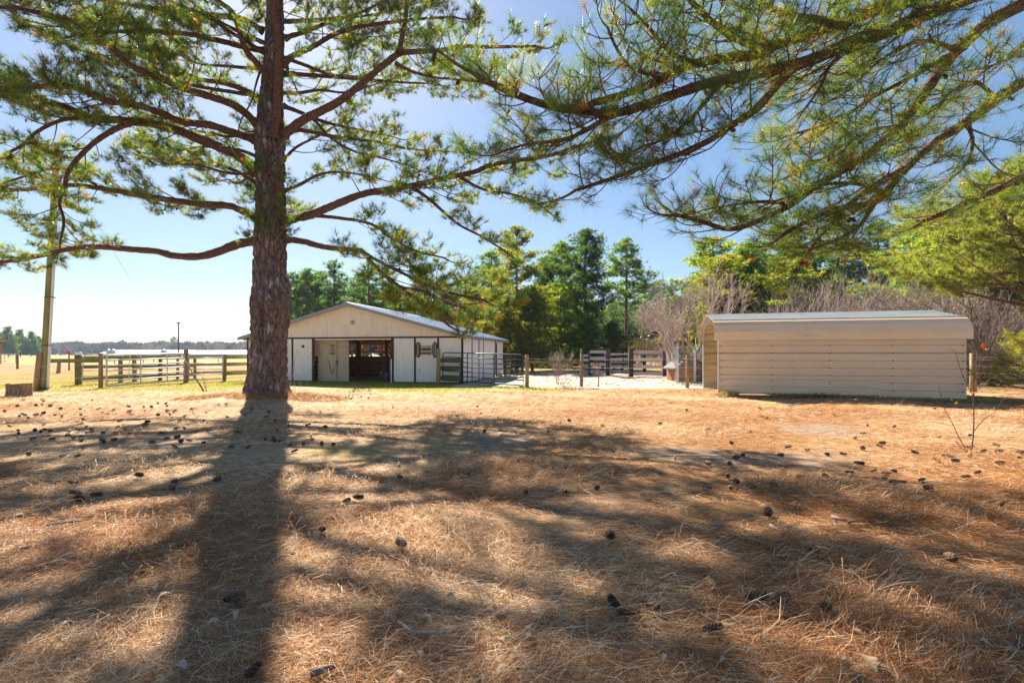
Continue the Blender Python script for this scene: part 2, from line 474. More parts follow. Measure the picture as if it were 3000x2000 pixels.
def ground_col(x, y):
    a = _c1(x, y); b = _c2(x, y); c = _c4(x, y)
    right = sstep(-6, 6, x + 1.5 * a)
    col = lerp(np.broadcast_to(C_TAN, x.shape + (3,)), C_OR, np.clip(.25 + .5 * right + .45 * b, 0, 1))
    col = lerp(col, C_PALE, np.clip((.35 - .3 * right) + .35 * a + .25 * c, 0, .8))
    far = sstep(12.5, 16, y + 1.2 * b)
    col = lerp(col, np.array((.42, .31, .17)), far * .6)
    fld = sstep(18, 24, y + b) * (1 - sstep(-12, -8, x))
    fy = lerp(np.broadcast_to(C_FT, x.shape + (3,)), C_FY, sstep(55, 75, y + 8 * _c3(x, y * .3)) * .9)
    col = lerp(col, fy, fld)
    ff = sstep(36, 44, y + 2 * b) * sstep(-14, -9, x)
    col = lerp(col, C_FF, ff)
    ff2 = sstep(20, 26, y + 2 * b) * sstep(8, 11, x)
    col = lerp(col, np.array((.30, .20, .11)), ff2 * .8)
    band = sstep(32, 36, y) * (1 - sstep(40, 46, y)) * sstep(-14, -9, x)
    col = lerp(col, np.array((.42, .36, .13)), band * .7)
    g = grass_mask(x, y)
    col = lerp(col, C_GR, g * np.clip(.75 + .3 * c, 0, 1))
    # worn earth under the shed edge and inside the barn
    pn = _c2(x * 1.15 + 9, y * 1.15) * .8
    soil = sstep(.25, .75, -pn) * (1 - sstep(13, 16, y))
    col = lerp(col, lerp(np.broadcast_to(np.array((.33, .26, .20)), x.shape + (3,)), np.array((.42, .36, .12)), sstep(.1, .6, a)), soil * .7)
    gap_shade = 1 - .25 * (1 - sstep(9, 17, y)) * (1 - g)  # painted shade: near ground darkened for the gaps between straw needles
    return np.clip(col * gap_shade[..., None], 0, 1)

def axis(lo, hi, step, far_lo, far_hi, k=1.13):
    a = list(np.arange(lo, hi, step))
    s, v = step, hi
    while v < far_hi:
        a.append(v); s *= k; v += s
    a.append(far_hi)
    s, v = step, lo
    pre = []
    while v > far_lo:
        s *= k; v -= s; pre.append(max(v, far_lo))
    return np.array(pre[::-1] + a)
gx = axis(-14, 14, .2, -2500, 2500); gy = axis(0, 24, .17, -400, 4000, 1.1)
X, Y = np.meshgrid(gx, gy)
Z = Hgt(X, Y)
ny, nx = X.shape
idx = np.arange(nx * ny).reshape(ny, nx)
Qg = np.stack([idx[:-1, :-1], idx[:-1, 1:], idx[1:, 1:], idx[1:, :-1]], -1).reshape(-1, 4)
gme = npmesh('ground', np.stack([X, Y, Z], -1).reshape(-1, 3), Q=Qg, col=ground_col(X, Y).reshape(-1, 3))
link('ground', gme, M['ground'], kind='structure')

# sand paddock: an uneven sheet right of and behind the barn
def sheet(name, poly_fn, xr, yr, step, mat, z=.012, amp=.02):
    xs = np.arange(xr[0], xr[1] + step, step); ys = np.arange(yr[0], yr[1] + step, step)
    X, Y = np.meshgrid(xs, ys)
    m = poly_fn(X, Y)
    Z = z + Hgt(X, Y) + amp * np.maximum(0, _h1(X * 2, Y * 2)) * m
    Z = np.where(m > .02, Z, -.03)
    ny, nx = X.shape
    idx = np.arange(nx * ny).reshape(ny, nx)
    q = np.stack([idx[:-1, :-1], idx[:-1, 1:], idx[1:, 1:], idx[1:, :-1]], -1).reshape(-1, 4)
    keep = (m.reshape(-1)[q] > .02).any(1)
    return link(name, npmesh(name, np.stack([X, Y, Z], -1).reshape(-1, 3), Q=q[keep]), mat, kind='structure')
def sand_m(x, y):
    n = .35 * _c2(x, y) + .12 * _c4(x, y)
    front = sstep(19.8, 20.1, y - .06 * (x < 3) + n + np.where(x > 2.5, .6, 0.) * 1.0)
    back = 1 - sstep(35.5, 36.5, y + n)
    lf = sstep(-2.0 + .208 * 0, -1.8, x - (y - 22.3) * .208 + n * .2 + .1)
    rt = 1 - sstep(11.8, 12.4, x + n)
    return front * back * lf * rt
sheet('paddock_sand', sand_m, (-2.6, 13.5), (19, 37.5), .2, M['sand'], .014, .07)

# ------------------------------------------------------------------ barn
BC = G(1355, 22.3)
brz = -math.radians(12.0)
barn = thing('barn', 'white barn with dark trim and open doorway behind the big pine', 'barn', BC, brz)
ca, sa = math.cos(brz), math.sin(brz)
def bx(px, off=0.0):
    """barn-local x of the front wall at a photo column"""
    r = (px - 1500.0) / F_PX
    return (-BC.x + BC.y * r) / (ca - sa * r)
BW = 11.6; BD = 8.3; RX = -BW / 2
SLOPE = .268; RIDGE = 3.86; EO = .33; FO = .32
def roofz(x): return RIDGE - SLOPE * abs(x - RX)
cols = [-BW, bx(857), bx(918), bx(1150), bx(1216), bx(1284), 0.0]
TZ = 2.18
# front wall panels
for i in (0, 1, 3, 4, 5):
    a, b = cols[i], cols[i + 1]
    MB().box(a + .004, b - .004, 0, .05, .06, TZ).build('wall_panel', M['white'], barn)
MB().box(cols[2] - .02, cols[3] + .02, .012, .062, TZ - .10, TZ).build('door_header', M['gable'], barn)
# gable sheets (four sheets with open joints)
gj = [-BW, -BW + 2.45, RX - 2.44, RX, RX + 2.44, -2.4, 0]
gj = sorted(set([-BW, RX - 3.66, RX - 1.22, RX + 1.22, RX + 3.66, 0]))
for a, b in zip(gj[:-1], gj[1:]):
    a2, b2 = a + .004, b - .004
    poly = [(a2, 0, TZ + .002), (b2, 0, TZ + .002), (b2, 0, roofz(b2) - .06)]
    if a2 < RX < b2: poly.append((RX, 0, RIDGE - .06))
    poly.append((a2, 0, roofz(a2) - .06))
    MB().prism(poly, (0, .05, 0)).build('gable_panel', M['gable'], barn)
# trim
MB().box(-BW - .02, .03, -.028, -.002, TZ - .035, TZ + .045).build('trim_band', M['trim'], barn)
for i, x in enumerate(cols):
    w = .045 if i not in (2, 3) else .07
    if i == 6: x0, x1 = -.055, .03
    else: x0, x1 = x - w, x + w
    MB().box(x0, x1, -.024, -.001, .03, TZ - .036).build('batten', M['trim'], barn)
# foundation board
MB().box(-BW, cols[2], -.004, .06, -.05, .058).build('sill_board', M['trim'], barn)
MB().box(cols[3], 0, -.004, .06, -.05, .058).build('sill_board', M['trim'], barn)
# vent rose on gable, little wheel ornament on the panel
def ring(mb, c, r, t, n=18, ax=(0, 1, 0)):
    pts = [(c[0] + r * math.cos(2 * math.pi * k / n), c[1], c[2] + r * math.sin(2 * math.pi * k / n)) for k in range(n + 1)]
    return mb.tube(pts, t, 6, cap=False)
m = MB(); vx = bx(1033); vz = 2.95
ring(m, (vx, -.02, vz), .09, .02)
for k in range(6):
    a = k * math.pi / 3
    m.beam((vx, -.02, vz), (vx + .09 * math.cos(a), -.02, vz + .09 * math.sin(a)), .02, .02, (0, 1, 0))
m.build('gable_vent', M['doorleaf'], barn)
m = MB(); vx = bx(888); vz = 1.4 + (1036 - 1014) * 23.8 / F_PX
ring(m, (vx, -.02, vz), .055, .022); m.build('wall_ornament', M['trim'], barn)
# louvred window with shutters (right), mirrored window (left, mostly behind the pine)
def barn_window(cx):
    zc = 1.4 + (1036 - 1024.5) * 23 / F_PX
    w = MB().box(cx - .225, cx + .225, -.012, -.001, zc - .21, zc + .21).build('window', M['black'], barn)
    fr = MB()
    fr.box(cx - .25, cx + .25, -.03, -.002, zc + .21, zc + .25); fr.box(cx - .25, cx + .25, -.03, -.002, zc - .25, zc - .21)
    fr.build('frame', M['white'], w, kind='stuff')
    for k in range(2):
        z0 = zc - .20 + k * .21
        MB().prism([(cx - .24, -.012, z0 + .20), (cx + .24, -.012, z0 + .20), (cx + .27, -.12, z0 + .05), (cx - .27, -.12, z0 + .05)], (0, .0, -.02)).build('louvre', M['doorleaf'], w)
        e = MB().box(cx - .27, cx + .27, -.132, -.121, z0 + .01, z0 + .06); e.build('louvre_edge', M['trim'], w)
    for sx in (-1, 1):
        c = cx + sx * .42
        hw, hh, ch = .125, .37, .14
        poly = [(c - hw, -.012, zc - hh + ch), (c - hw + .08, -.012, zc - hh), (c + hw - .08, -.012, zc - hh), (c + hw, -.012, zc - hh + ch),
                (c + hw, -.012, zc + hh - ch), (c + hw - .08, -.012, zc + hh), (c - hw + .08, -.012, zc + hh), (c - hw, -.012, zc + hh - ch)]
        sh = MB().prism([(p[0], -.03, p[2]) for p in poly], (0, .028, 0)).build('shutter', M['trim'], barn)
        for q in (-.04, .04):
            MB().box(c + q - .007, c + q + .007, -.042, -.0305, zc - hh + .07, zc + hh - .07).build('slat', M['white'], sh)
barn_window(bx(1250)); barn_window(-BW - bx(1250) + .0)
# right side wall with siding boards, battens and doorway
sb = [0.0, 1.9, 3.55, 4.5, 6.28, 6.78, BD]
for a, b in ((0.055, 1.5), (1.5, 2.75), (2.75, 3.6), (3.6, 6.15), (6.75, BD)):
    n = max(1, int(round((b - a) / .30)))
    for k in range(n):
        y0 = a + (b - a) * k / n; y1 = a + (b - a) * (k + 1) / n
        MB().box(-.05, -.004 + .006 * ((k * 7) % 3), y0 + .006, y1 - .006, .05, roofz(0) - .13).build('siding_board', M['sidewhite'], barn)
for y in (1.5, 2.75, 3.6):
    MB().box(-.002, .024, y - .045, y + .045, .03, roofz(0) - .14).build('batten', M['trim'], barn)
MB().box(-.04, .03, -.024, .05, .03, roofz(0) - .09).build('corner_batten', M['trim'], barn)
MB().box(-.09, -.06, 6.15, 6.75, 2.0, roofz(0) - .13).build('door_header', M['darktimber'], barn)
dj = MB(); dj.box(-.055, .012, 6.15, 6.22, 0, 2.0); dj.box(-.055, .012, 6.68, 6.75, 0, 2.0); dj.build('door_frame', M['darktimber'], barn)
# left wall, back wall (posts, low boards, open above), inside partitions
MB().box(-BW, -BW + .05, .05, BD, 0, roofz(-BW) - .13).build('side_wall', M['sidewhite'], barn)
for k in range(8):
    x = -BW + .1 + k * (BW - .2) / 7
    MB().box(x - .07, x + .07, BD - .14, BD, 0, roofz(x) - .1).build('post', M['timber'], barn)
for z in (.16, .42, .68, .94):
    MB().box(-BW, 0, BD, BD + .03, z - .12, z + .12).build('wall_board', M['timber'], barn)
MB().box(-BW, 0, BD - .18, BD - .142, 1.45, 1.58).build('rail', M['timber'], barn)
MB().box(-BW, 0, BD - .20, BD - .142, 2.0, 2.2).build('header_beam', M['timber'], barn)
for k in range(7):
    x = -BW + .1 + k * (BW - .2) / 7
    for s in (0, 1):
        xa = x + .07 if s == 0 else x + (BW - .2) / 7 - .07
        MB().beam((xa, BD - .07, 1.55), (xa + (.5 if s == 0 else -.5), BD - .07, 2.05), .09, .04, (0, 1, 0)).build('brace', M['timber'], barn)
for a, b in ((-BW, RX), (RX, 0)):
    pass
# back gable
poly = [(-BW, BD, 2.2), (0, BD, 2.2), (0, BD, roofz(0) - .06), (RX, BD, RIDGE - .06), (-BW, BD, roofz(-BW) - .06)]
MB().prism(poly, (0, .04, 0)).build('back_gable', M['darktimber'], barn)
# stall partitions
px0 = bx(1008)
for i, (x0, x1, y) in enumerate(((-BW + .06, bx(1075), 4.2), (bx(1092), bx(1160), 1.75))):
    for k in range(5):
        z0 = .05 + k * .245
        MB().box(x0, x1, y, y + .035, z0, z0 + .225).build('stall_board', M['darktimber'] if i == 0 else M['timber'], barn)
for x, y in ((bx(1020), 4.05), (bx(1083), 3.3), (bx(1083), 6.0), (bx(930), 3.9), (-1.2, 3.45)):
    MB().box(x - .08, x + .08, y - .08, y + .08, 0, roofz(x) - .1).build('post', M['darktimber'], barn)
MB().box(-BW + .06, -.06, 3.92, 4.02, 2.22, 2.42).build('tie_beam', M['timber'], barn)
for k in range(4):
    z0 = .06 + k * .26
    MB().box(bx(1083) + .085, bx(1083) + .12, 3.64, BD - .2, z0, z0 + .235).build('stall_board', M['timber'], barn)
# door leaf standing inside the left half, with notice, rake and hose
lx0, lx1 = bx(921), bx(1010)
lm = bx(976)
leaf = MB().box(lx0, lm - .006, .30, .345, .02, 2.08).build('door', M['doorleaf'], barn)
leaf2 = MB().box(lm + .006, lx1, .35, .395, .02, 2.08).build('door', M['doorleaf'], barn)
MB().box(lx0, lx1, .24, .29, 2.085, 2.15).build('door_track', M['trim'], barn)
nx0, nx1 = bx(956), bx(973)
no = MB().box(nx0, nx1, .288, .296, 1.36, 1.88).build('notice', M['paper'], leaf)
pr = MB(); pr.box(nx0 + .03, nx1 - .03, .283, .2875, 1.78, 1.84)
for k in range(7): pr.box(nx0 + .04, nx1 - .04, .284, .2875, 1.50 + k * .036, 1.512 + k * .036)
pr.box(nx0 + .03, nx1 - .03, .283, .2875, 1.38, 1.45)
pr.build('printed_lines', M['print'], leaf)
ho = MB(); cx = bx(965); ho.tube([(cx - .2 + .4 * t, .27, 1.05 - .75 * math.sin(math.pi * t) * (1 - .3 * t)) for t in np.linspace(0, 1, 14)], .012, 6)
ho.build('hose', M['print'], leaf)
hd = MB(); hx = bx(977); hd.box(hx - .03, hx + .03, .31, .345, .95, 1.05); hd.tube([(hx, .30, 1.02), (hx + .02, .30, .86), (hx, .30, .76)], .012, 6); hd.build('latch', M['black'], leaf2)
MB().box(lm + .02, lx1 - .02, .340, .3485, 1.75, 1.765).build('batten', M['trim'], leaf2)
# roof: ten ribbed sheets per slope
def roof_sheet(side):
    n = 10; L = BD + FO + .30; sw = L / n
    half = BW / 2 + EO
    prof = []
    for k in range(4):
        u0 = k * sw / 4
        prof += [(u0, 0), (u0 + sw / 4 - .07, 0), (u0 + sw / 4 - .05, .024), (u0 + sw / 4 - .02, .024)]
    prof.append((sw - .001, 0))
    V, F = [], []
    for u, h in prof:
        for x, z in ((0, 0), (half, -half * SLOPE)):
            V.append((RX + side * x, u, RIDGE + z + h + .03)); V.append((RX + side * x, u, RIDGE + z + h + .022))
    for i in range(len(prof) - 1):
        a, b = i * 4, i * 4 + 4
        F += [(a, a + 2, b + 2, b), (a + 1, b + 1, b + 3, a + 3), (a + 2, a + 3, b + 3, b + 2), (a, b, b + 1, a + 1)]
    m = MB().add(V, F)
    o0 = m.build('roof_sheet', M['roof'], barn)
    o0.location = (0, -FO, 0)
    for k in range(1, n):
        o = o0.copy(); COL.objects.link(o); o.parent = barn; o.location = (0, -FO + k * sw, 0)
roof_sheet(1); roof_sheet(-1)
MB().prism([(RX - .2, -FO - .01, RIDGE - .02), (RX, -FO - .01, RIDGE + .035 + .04), (RX + .2, -FO - .01, RIDGE - .02), (RX, -FO - .01, RIDGE + .03)], (0, BD + FO + .32, 0)).build('ridge_cap', M['roof'], barn)
for s in (1, -1):
    half = BW / 2 + EO
    poly = [(RX, 0, RIDGE - .13), (RX + s * half, 0, RIDGE - .13 - half * SLOPE), (RX + s * half, 0, RIDGE + .02 - half * SLOPE), (RX, 0, RIDGE + .02)]
    MB().prism([(p[0], -FO - .02, p[2]) for p in poly], (0, .04, 0)).build('fascia', M['fascia'], barn)
    MB().prism([(p[0], BD + .26, p[2]) for p in poly], (0, .04, 0)).build('fascia', M['fascia'], barn)
    xe = RX + s * half; ze = RIDGE - half * SLOPE
    MB().box(min(xe, xe + s * .03), max(xe, xe + s * .03), -FO, BD + .28, ze - .09, ze + .015).build('eave_board', M['fascia'], barn)
    # soffit / rafters
    for k in range(13):
        y = .1 + k * (BD - .2) / 12
        MB().beam((RX + s * .02, y, RIDGE - .08), (xe - s * .02, y, ze - .08), .05, .11).build('rafter', M['timber'], barn)
# white pipe beside the door
MB().tube([(bx(1149) + .0, -.10, 0), (bx(1149), -.10, 1.15)], .03, 8).build('downpipe', M['pvc'], barn)
# hay cart with cage in the doorway
cart = thing('hay_cart', 'small grey cart with black cage rails inside the barn doorway', 'cart')
cart.parent = None
def B2W(x, y, z=0.0):
    return Vector((BC.x + ca * x - sa * y, BC.y + sa * x + ca * y, z))
cart.location = B2W(bx(1118), .75); cart.rotation_euler = (0, 0, brz)
hw = (bx(1146) - bx(1091)) / 2
MB().box(-hw, hw, 0, .9, .30, .52).build('tray', M['cartbody'], cart)
cg = MB()
for z in (.70, .92, 1.16, 1.42):
    cg.beam((-hw, 0, z), (hw, 0, z), .03, .03)
cg.tube([(-hw, 0, .52), (-hw, 0, 1.66), (-hw + .06, 0, 1.74), (hw - .06, 0, 1.74), (hw, 0, 1.66), (hw, 0, .52)], .022, 6)
for t in (-.33, .22): cg.beam((t * hw, 0, .52), (t * hw, 0, 1.72), .03, .03, (0, 1, 0))
cg.build('cage_rails', M['black'], cart)
for x in (-hw * .25, hw * .75):
    wv = MB(); ring(wv, (x, -.08, .27), .24, .035, 20); wh = wv.build('wheel', M['rubber'], cart)
    hb = MB()
    for k in range(8):
        a = k * math.pi / 4; hb.beam((x, -.08, .27), (x + .23 * math.cos(a), -.08, .27 + .23 * math.sin(a)), .02, .02, (0, 1, 0))
    hb.build('spokes', M['cartbody'], wh)

# ------------------------------------------------------------------ metal shed (carport type)
SA, SB = G(2105, 15.9), G(2831, 14.25)
SL = (SB - SA).length
srz = math.atan2(SB.y - SA.y, SB.x - SA.x)
shed = thing('metal_shed', 'tan corrugated metal shed with rounded eave on the right', 'shed', SA, srz)
SD = 3.6
# wall of ribbed horizontal sheets: profile in (z, out)
def ribbed(z0, z1, x0, x1, y, out, mat, name, pitch=.232, rib=.034, phase=0.0, parent=shed):
    prof = []
    z = z0
    k = 0
    while z < z1 - 1e-6:
        zt = min(z + pitch, z1)
        prof += [(z, 0), (z + .003, -rib), (z + .030, -rib), (z + .033, .012), (z + .062, .012), (z + .080, .002)]
        for q in (.35, .55, .75):
            zz = z + pitch * q
            if zz + .014 < zt: prof += [(zz, .002), (zz + .004, .007), (zz + .010, .007), (zz + .014, .002)]
        z = zt
    prof = [p for p in prof if p[0] < z1 - .001] + [(z1, .002)]
    V, F = [], []
    for zz, h in prof:
        for x in (x0, x1):
            V.append((x, y + out * h, zz)); V.append((x, y + out * h - out * .004, zz))
    for i in range(len(prof) - 1):
        a, b = i * 4, i * 4 + 4
        F += [(a, a + 2, b + 2, b), (a + 1, b + 1, b + 3, a + 3), (a, b, b + 1, a + 1), (a + 2, a + 3, b + 3, b + 2)]
    F += [(0, 1, 3, 2), (len(V) - 4, len(V) - 2, len(V) - 1, len(V) - 3)]
    return MB().add(V, F).build(name, mat, parent)
# front wall: three courses of sheet, the lowest stepped up over a gap in the ground on its left part
ribbed(1.42, 2.14, 0, SL, 0, -1, M['tan'], 'wall_sheet')
ribbed(.70, 1.418, 0, SL, -.004, -1, M['tan'], 'wall_sheet')
ribbed(.09, .698, 0, SL * .67, -.008, -1, M['tan'], 'wall_sheet')
ribbed(.02, .698, SL * .67 + .002, SL, -.008, -1, M['tan'], 'wall_sheet')
for a, b in ((1.42, 2.2), (.70, 1.418), (.02, .698)):
    ribbed(a, b, 0, SL, SD, -1, M['tanold'], 'wall_sheet')
sw_ = MB()
for fx in (.012, .235, .475, .725, .985):
    for z in np.arange(.16, 2.1, .232):
        x = fx * SL + random.uniform(-.01, .01)
        sw_.box(x - .012, x + .012, -.036, -.006, z - .012 + .1, z + .012 + .1)
sw_.build('screws', M['screw'], shed, kind='stuff')
# roof following the bent bow
bow = [(-.07, 1.84), (-.07, 2.14), (.02, 2.34), (.13, 2.46), (.27, 2.52), (SD / 2, 2.84), (SD - .27, 2.52), (SD - .13, 2.46), (SD - .02, 2.34), (SD + .07, 2.14), (SD + .07, 1.84)]
def roof_strip(p0, p1, name, mat, nr):
    p0, p1 = Vector((p0[0], p0[1])), Vector((p1[0], p1[1]))
    d = p1 - p0; L = d.length; d.normalize()
    n = Vector((-d.y, d.x))
    prof = []
    for k in range(nr):
        u = L * k / nr; pw = L / nr
        prof += [(u, .0), (u + pw * .78, 0), (u + pw * .82, .018), (u + pw * .96, .018)]
    prof.append((L, 0))
    V, F = [], []
    for u, h in prof:
        c = p0 + d * u + n * h
        for x in (-.14, SL + .14):
            V.append((x, c.x, c.y)); V.append((x, c.x - n.x * .004, c.y - n.y * .004))
    for i in range(len(prof) - 1):
        a, b = i * 4, i * 4 + 4
        F += [(a, a + 2, b + 2, b), (a + 1, b + 1, b + 3, a + 3), (a, b, b + 1, a + 1), (a + 2, a + 3, b + 3, b + 2)]
    return MB().add(V, F).build(name, mat, shed)
for i in range(len(bow) - 1):
    up = i in (4, 5)
    side = i in (0, 9)
    roof_strip(bow[i], bow[i + 1], 'roof_sheet', M['carroof'] if up else M['tan'] if i < 5 else M['tanold'], 7 if up else 1)
MB().tube([(-.145, .27, 2.545), (SL + .145, .27, 2.545)], .014, 6).build('roof_edge', M['galv'], shed)
for x in (.03, SL * .33, SL * .66, SL - .03):
    f = MB()
    pts = [(x, .035, 0), (x, .035, 2.1), (x, .1, 2.3), (x, .2, 2.41), (x, .33, 2.46), (x, SD / 2, 2.76), (x, SD - .33, 2.46), (x, SD - .2, 2.41), (x, SD - .1, 2.3), (x, SD - .035, 2.1), (x, SD - .035, 0)]
    for a, b in zip(pts[:-1], pts[1:]): f.beam(a, b, .055, .055, (1, 0, 0))
    f.build('frame', M['galv'] if x < 1 else M['galv'], shed)
MB().box(-.022, -.002, -.032, .012, 0, 2.1).build('corner_trim', M['galv'], shed)
MB().box(0, SL, 0, .05, -.05, .05).build('base_rail', M['rust'], shed)

# ------------------------------------------------------------------ fences, gates, posts
def post_mb(o, p, h, r, n=8, lean=(0, 0), square=False):
    m = MB(o)
    p = Vector(p); q = p + Vector((lean[0], lean[1], h))
    base = p - Vector((0, 0, .15))
    if square: m.beam(base, q, 2 * r, 2 * r, (0, 1, 0), bev=.012)
    else: m.tube([base, p + Vector((0, 0, h * .5)) + Vector((lean[0] * .5 + .006, lean[1] * .5, 0)), q - Vector((0, 0, .012)), q], [r * 1.04, r, r * .97, r * .85], n)
    return m
def fence(name, label, posts, boards=(), wires=(), group=None, pr=.085, pm='wood', bm_='board', bh=.15, square=False, cat='fence', wm='wire', lean=None):
    """posts: (point, height); boards: (point, point) centre lines; wires: list of point lists"""
    o = posts[0][0]
    t = thing(name, label, cat, o, 0, group)
    for i, pp in enumerate(posts):
        p, h = pp[0], pp[1]
        mm = pp[2] if len(pp) > 2 else pm
        post_mb(o, p, h, pp[3] if len(pp) > 3 else pr, 9, (random.uniform(-.03, .03), random.uniform(-.03, .03)) if not lean else lean, square).build('post', M[mm], t, smooth=not square)
    for b in boards:
        a, c = b[0], b[1]
        mat = M[b[2]] if len(b) > 2 else M[bm_]
        MB(o).beam(a, c, .035, b[3] if len(b) > 3 else bh, (0, 0, 1), bev=.006).build('board', mat, t)
    for w in wires:
        pts, mat = (w[0], w[1]) if isinstance(w, tuple) else (w, wm)
        full = []
        for a, c in zip(pts[:-1], pts[1:]):
            for k in range(5):
                u = k / 5
                q = Vector(a).lerp(Vector(c), u); q.z -= .03 * 4 * u * (1 - u) * min(1, (Vector(c) - Vector(a)).length / 6)
                full.append(q)
        full.append(Vector(pts[-1]))
        MB(o).tube(full, .006, 5).build('wire', M[mat], t)
    return t
def tube_gate(label, A, B, z0, z1, nr, mat, ups=(.33, .66), r=.022, name='tube_gate', z0b=None, z1b=None, lean=0.0, rr=.12, vr=None):
    A, B = Vector(A), Vector(B)
    z0b = z0 if z0b is None else z0b; z1b = z1 if z1b is None else z1b
    t = thing(name, label, 'gate', A)
    def pt(u, v):
        a = Vector((A.x, A.y, z0 + (z1 - z0) * v)); b = Vector((B.x, B.y, z0b + (z1b - z0b) * v))
        q = a.lerp(b, u); q.x += lean * v
        return q
    L = (B - A).length; e = rr / L; hgt = z1 - z0
    MB(A).tube([pt(0, 0), pt(0, 1 - rr / hgt), pt(e * .3, 1 - rr * .3 / hgt), pt(e, 1), pt(1 - e, 1), pt(1 - e * .3, 1 - rr * .3 / hgt), pt(1, 1 - rr / hgt), pt(1, 0), pt(0, 0)], r * 1.1, 8).build('frame', M[mat], t, smooth=True)
    for k in range(1, nr):
        v = k / nr
        v = v ** 1.0
        MB(A).tube([pt(0, v), pt(1, v)], r, 7).build('rail', M[mat], t, smooth=True)
    for u in ups:
        a, b = pt(u, 0), pt(u, 1)
        off = Vector((-(B - A).y, (B - A).x, 0)).normalized() * -.026
        if off.y > 0: off = -off
        MB(A).beam(a + off, b + off, vr or .05, .012, (B - A).normalized().cross(Vector((0, 0, 1))) if False else (0, 1, 0)).build('upright', M[mat], t)
    return t

# left pen: near gates and posts
p_a, p_b, p_c = G(295, 19.4), G(545, 23.2), G(658, 24.6)
pA = G(312, 20.0); pB = G(540, 23.1)
fence('rail_fence', 'single rail fence with a leaning short post beside the utility pole', [(G(103, 18.1), 1.43, 'wood', .085)], [], [], lean=(.16, 0))
ff = bpy.data.objects['rail_fence']
mbx = MB(ff.location); mbx.beam(P(108, 1057, 18.2), P(293, 1056, 19.35), .05, .16, bev=.006); mbx.build('board', M['moss'], ff)
post_mb(ff.location, p_a, 1.42, .075).build('post', M['wood'], ff, smooth=True)
for z0, z1 in ((.92, .95), (.45, .45)):
    MB(ff.location).tube([Vector((-24, 17.5, z0)), G(108, 18.0, z0), G(293, 19.3, z1)], .006, 5).build('wire', M['wire'], ff)
tube_gate('long grey tube gate standing left of the tall middle post', pA, pB, .05, 1.33, 6, 'galv', (.40, .75), .03, z1b=1.42, z0b=.12)
tube_gate('short grey tube gate between the two posts left of the big pine', G(553, 23.4), G(652, 24.5), .10, 1.46, 5, 'galv', (), .026)
fence('board_fence', 'mossy three board fence between the short gate and the big pine trunk', [(p_b, 1.62, 'wood', .105), (p_c, 1.38, 'moss', .08), (G(735, 26.0), 1.35, 'moss', .08)],
      [(G(660, 24.5, z), G(742, 25.9, z), 'moss', .17) for z in (.38, .85, 1.22)])
# back row of the pen
bp = [G(230, 21.6), G(353, 23.2), G(394, 23.9), G(469, 25.0), G(520, 26.2), G(571, 27.2), G(598, 31.0)]
fence('board_fence', 'three board pen fence with a dark mossy end post behind the long gate',
      [(bp[0], 1.36, 'moss', .13), (bp[1], 1.28, 'board', .09), (bp[2], 1.42, 'wood', .095), (bp[3], 1.25, 'moss', .09), (bp[4], 1.3, 'wood', .07), (bp[5], 1.3, 'moss', .08)],
      [(G(232, 21.5, z), G(392, 23.8, z), 'moss', .15) for z in (.27, .80, 1.22)] + [(G(394, 23.8, z), G(572, 27.1, z), 'board', .19) for z in (.24, .74, 1.20)] +
      [(G(572, 27.1, z), G(735, 29.5, z), 'board', .17) for z in (.3, .8, 1.2)])
tube_gate('narrow grey gate leaning open against the mossy end post', G(240, 21.3), G(377, 22.6), .17, 1.36, 5, 'galv', (), .018, lean=.08)
bk = thing('bucket', 'small white bucket upside down on the mossy end post', 'bucket', bp[0] + Vector((0, 0, 1.36)))
MB().tube([(0, 0, 0), (0, 0, .10), (0, 0, .11)], [.14, .12, .11], 12).build('pail', M['pvc'], bk, smooth=True)
MB().tube([(0, 0, -.012), (0, 0, .006)], [.15, .15], 12).build('rim', M['pvc'], bk)

# utility pole
po = G(127, 18.3)
top = P(168, 420, 18.3)
up_ = thing('utility_pole', 'tall green stained wooden utility pole with white conduit', 'utility pole', po)
lean = top - po
def along(t): return po + lean * t
MB(po).tube([along(t) - (Vector((0, 0, .2)) if t == 0 else Vector()) for t in np.linspace(0, 1, 9)], [.13 - .035 * t for t in np.linspace(0, 1, 9)], 14).build('pole', M['polewood'], up_, smooth=True)
cdx = Vector((.172, -.02, 0))
MB(po).tube([along(t) + cdx * (1 - .22 * t) for t in np.linspace(.003, .72, 6)], .046, 10).build('conduit', M['pvc'], up_, smooth=True)
for t in (.004, .175, .37, .56):
    m = MB(po); c = along(t) + Vector((.10, -.02, .05)); m.box(c.x - .31, c.x + .24, c.y - .20, c.y + .15, c.z - .012, c.z + .012) if False else None
    pts = []
    for k in range(17):
        a = 2 * math.pi * k / 16
        ex, ey = .158 * math.cos(a), .142 * math.sin(a)
        pts.append(along(t) + Vector((.06 + ex * 1.18, ey, .06)))
    m.tube(pts, .014, 5, cap=False); m.build('strap', M['black'], up_)
fl = P(190, 597, 18.1)
m = MB(po); m.beam(along(.76), fl, .05, .05); m.build('lamp_arm', M['galv'], up_)
MB(po).box(fl.x - .13, fl.x + .13, fl.y - .16, fl.y + .10, fl.z - .14, fl.z + .14).build('floodlight', M['floodlight'], up_)
MB(po).box(fl.x - .11, fl.x + .11, fl.y - .175, fl.y - .161, fl.z - .12, fl.z + .10).build('lamp_glass', M['pvc'], up_)
m = MB(po); m.beam(along(.94) + Vector((.1, -.12, 0)), along(.94) + Vector((.62, -.12, -.03)), .08, .10); m.build('crossarm', M['polewood'], up_)
wa, wb = along(.97), P(497, 988, 150)
ow = thing('overhead_wire', 'thin service wire running down from the utility pole towards the field', 'wire', wa)
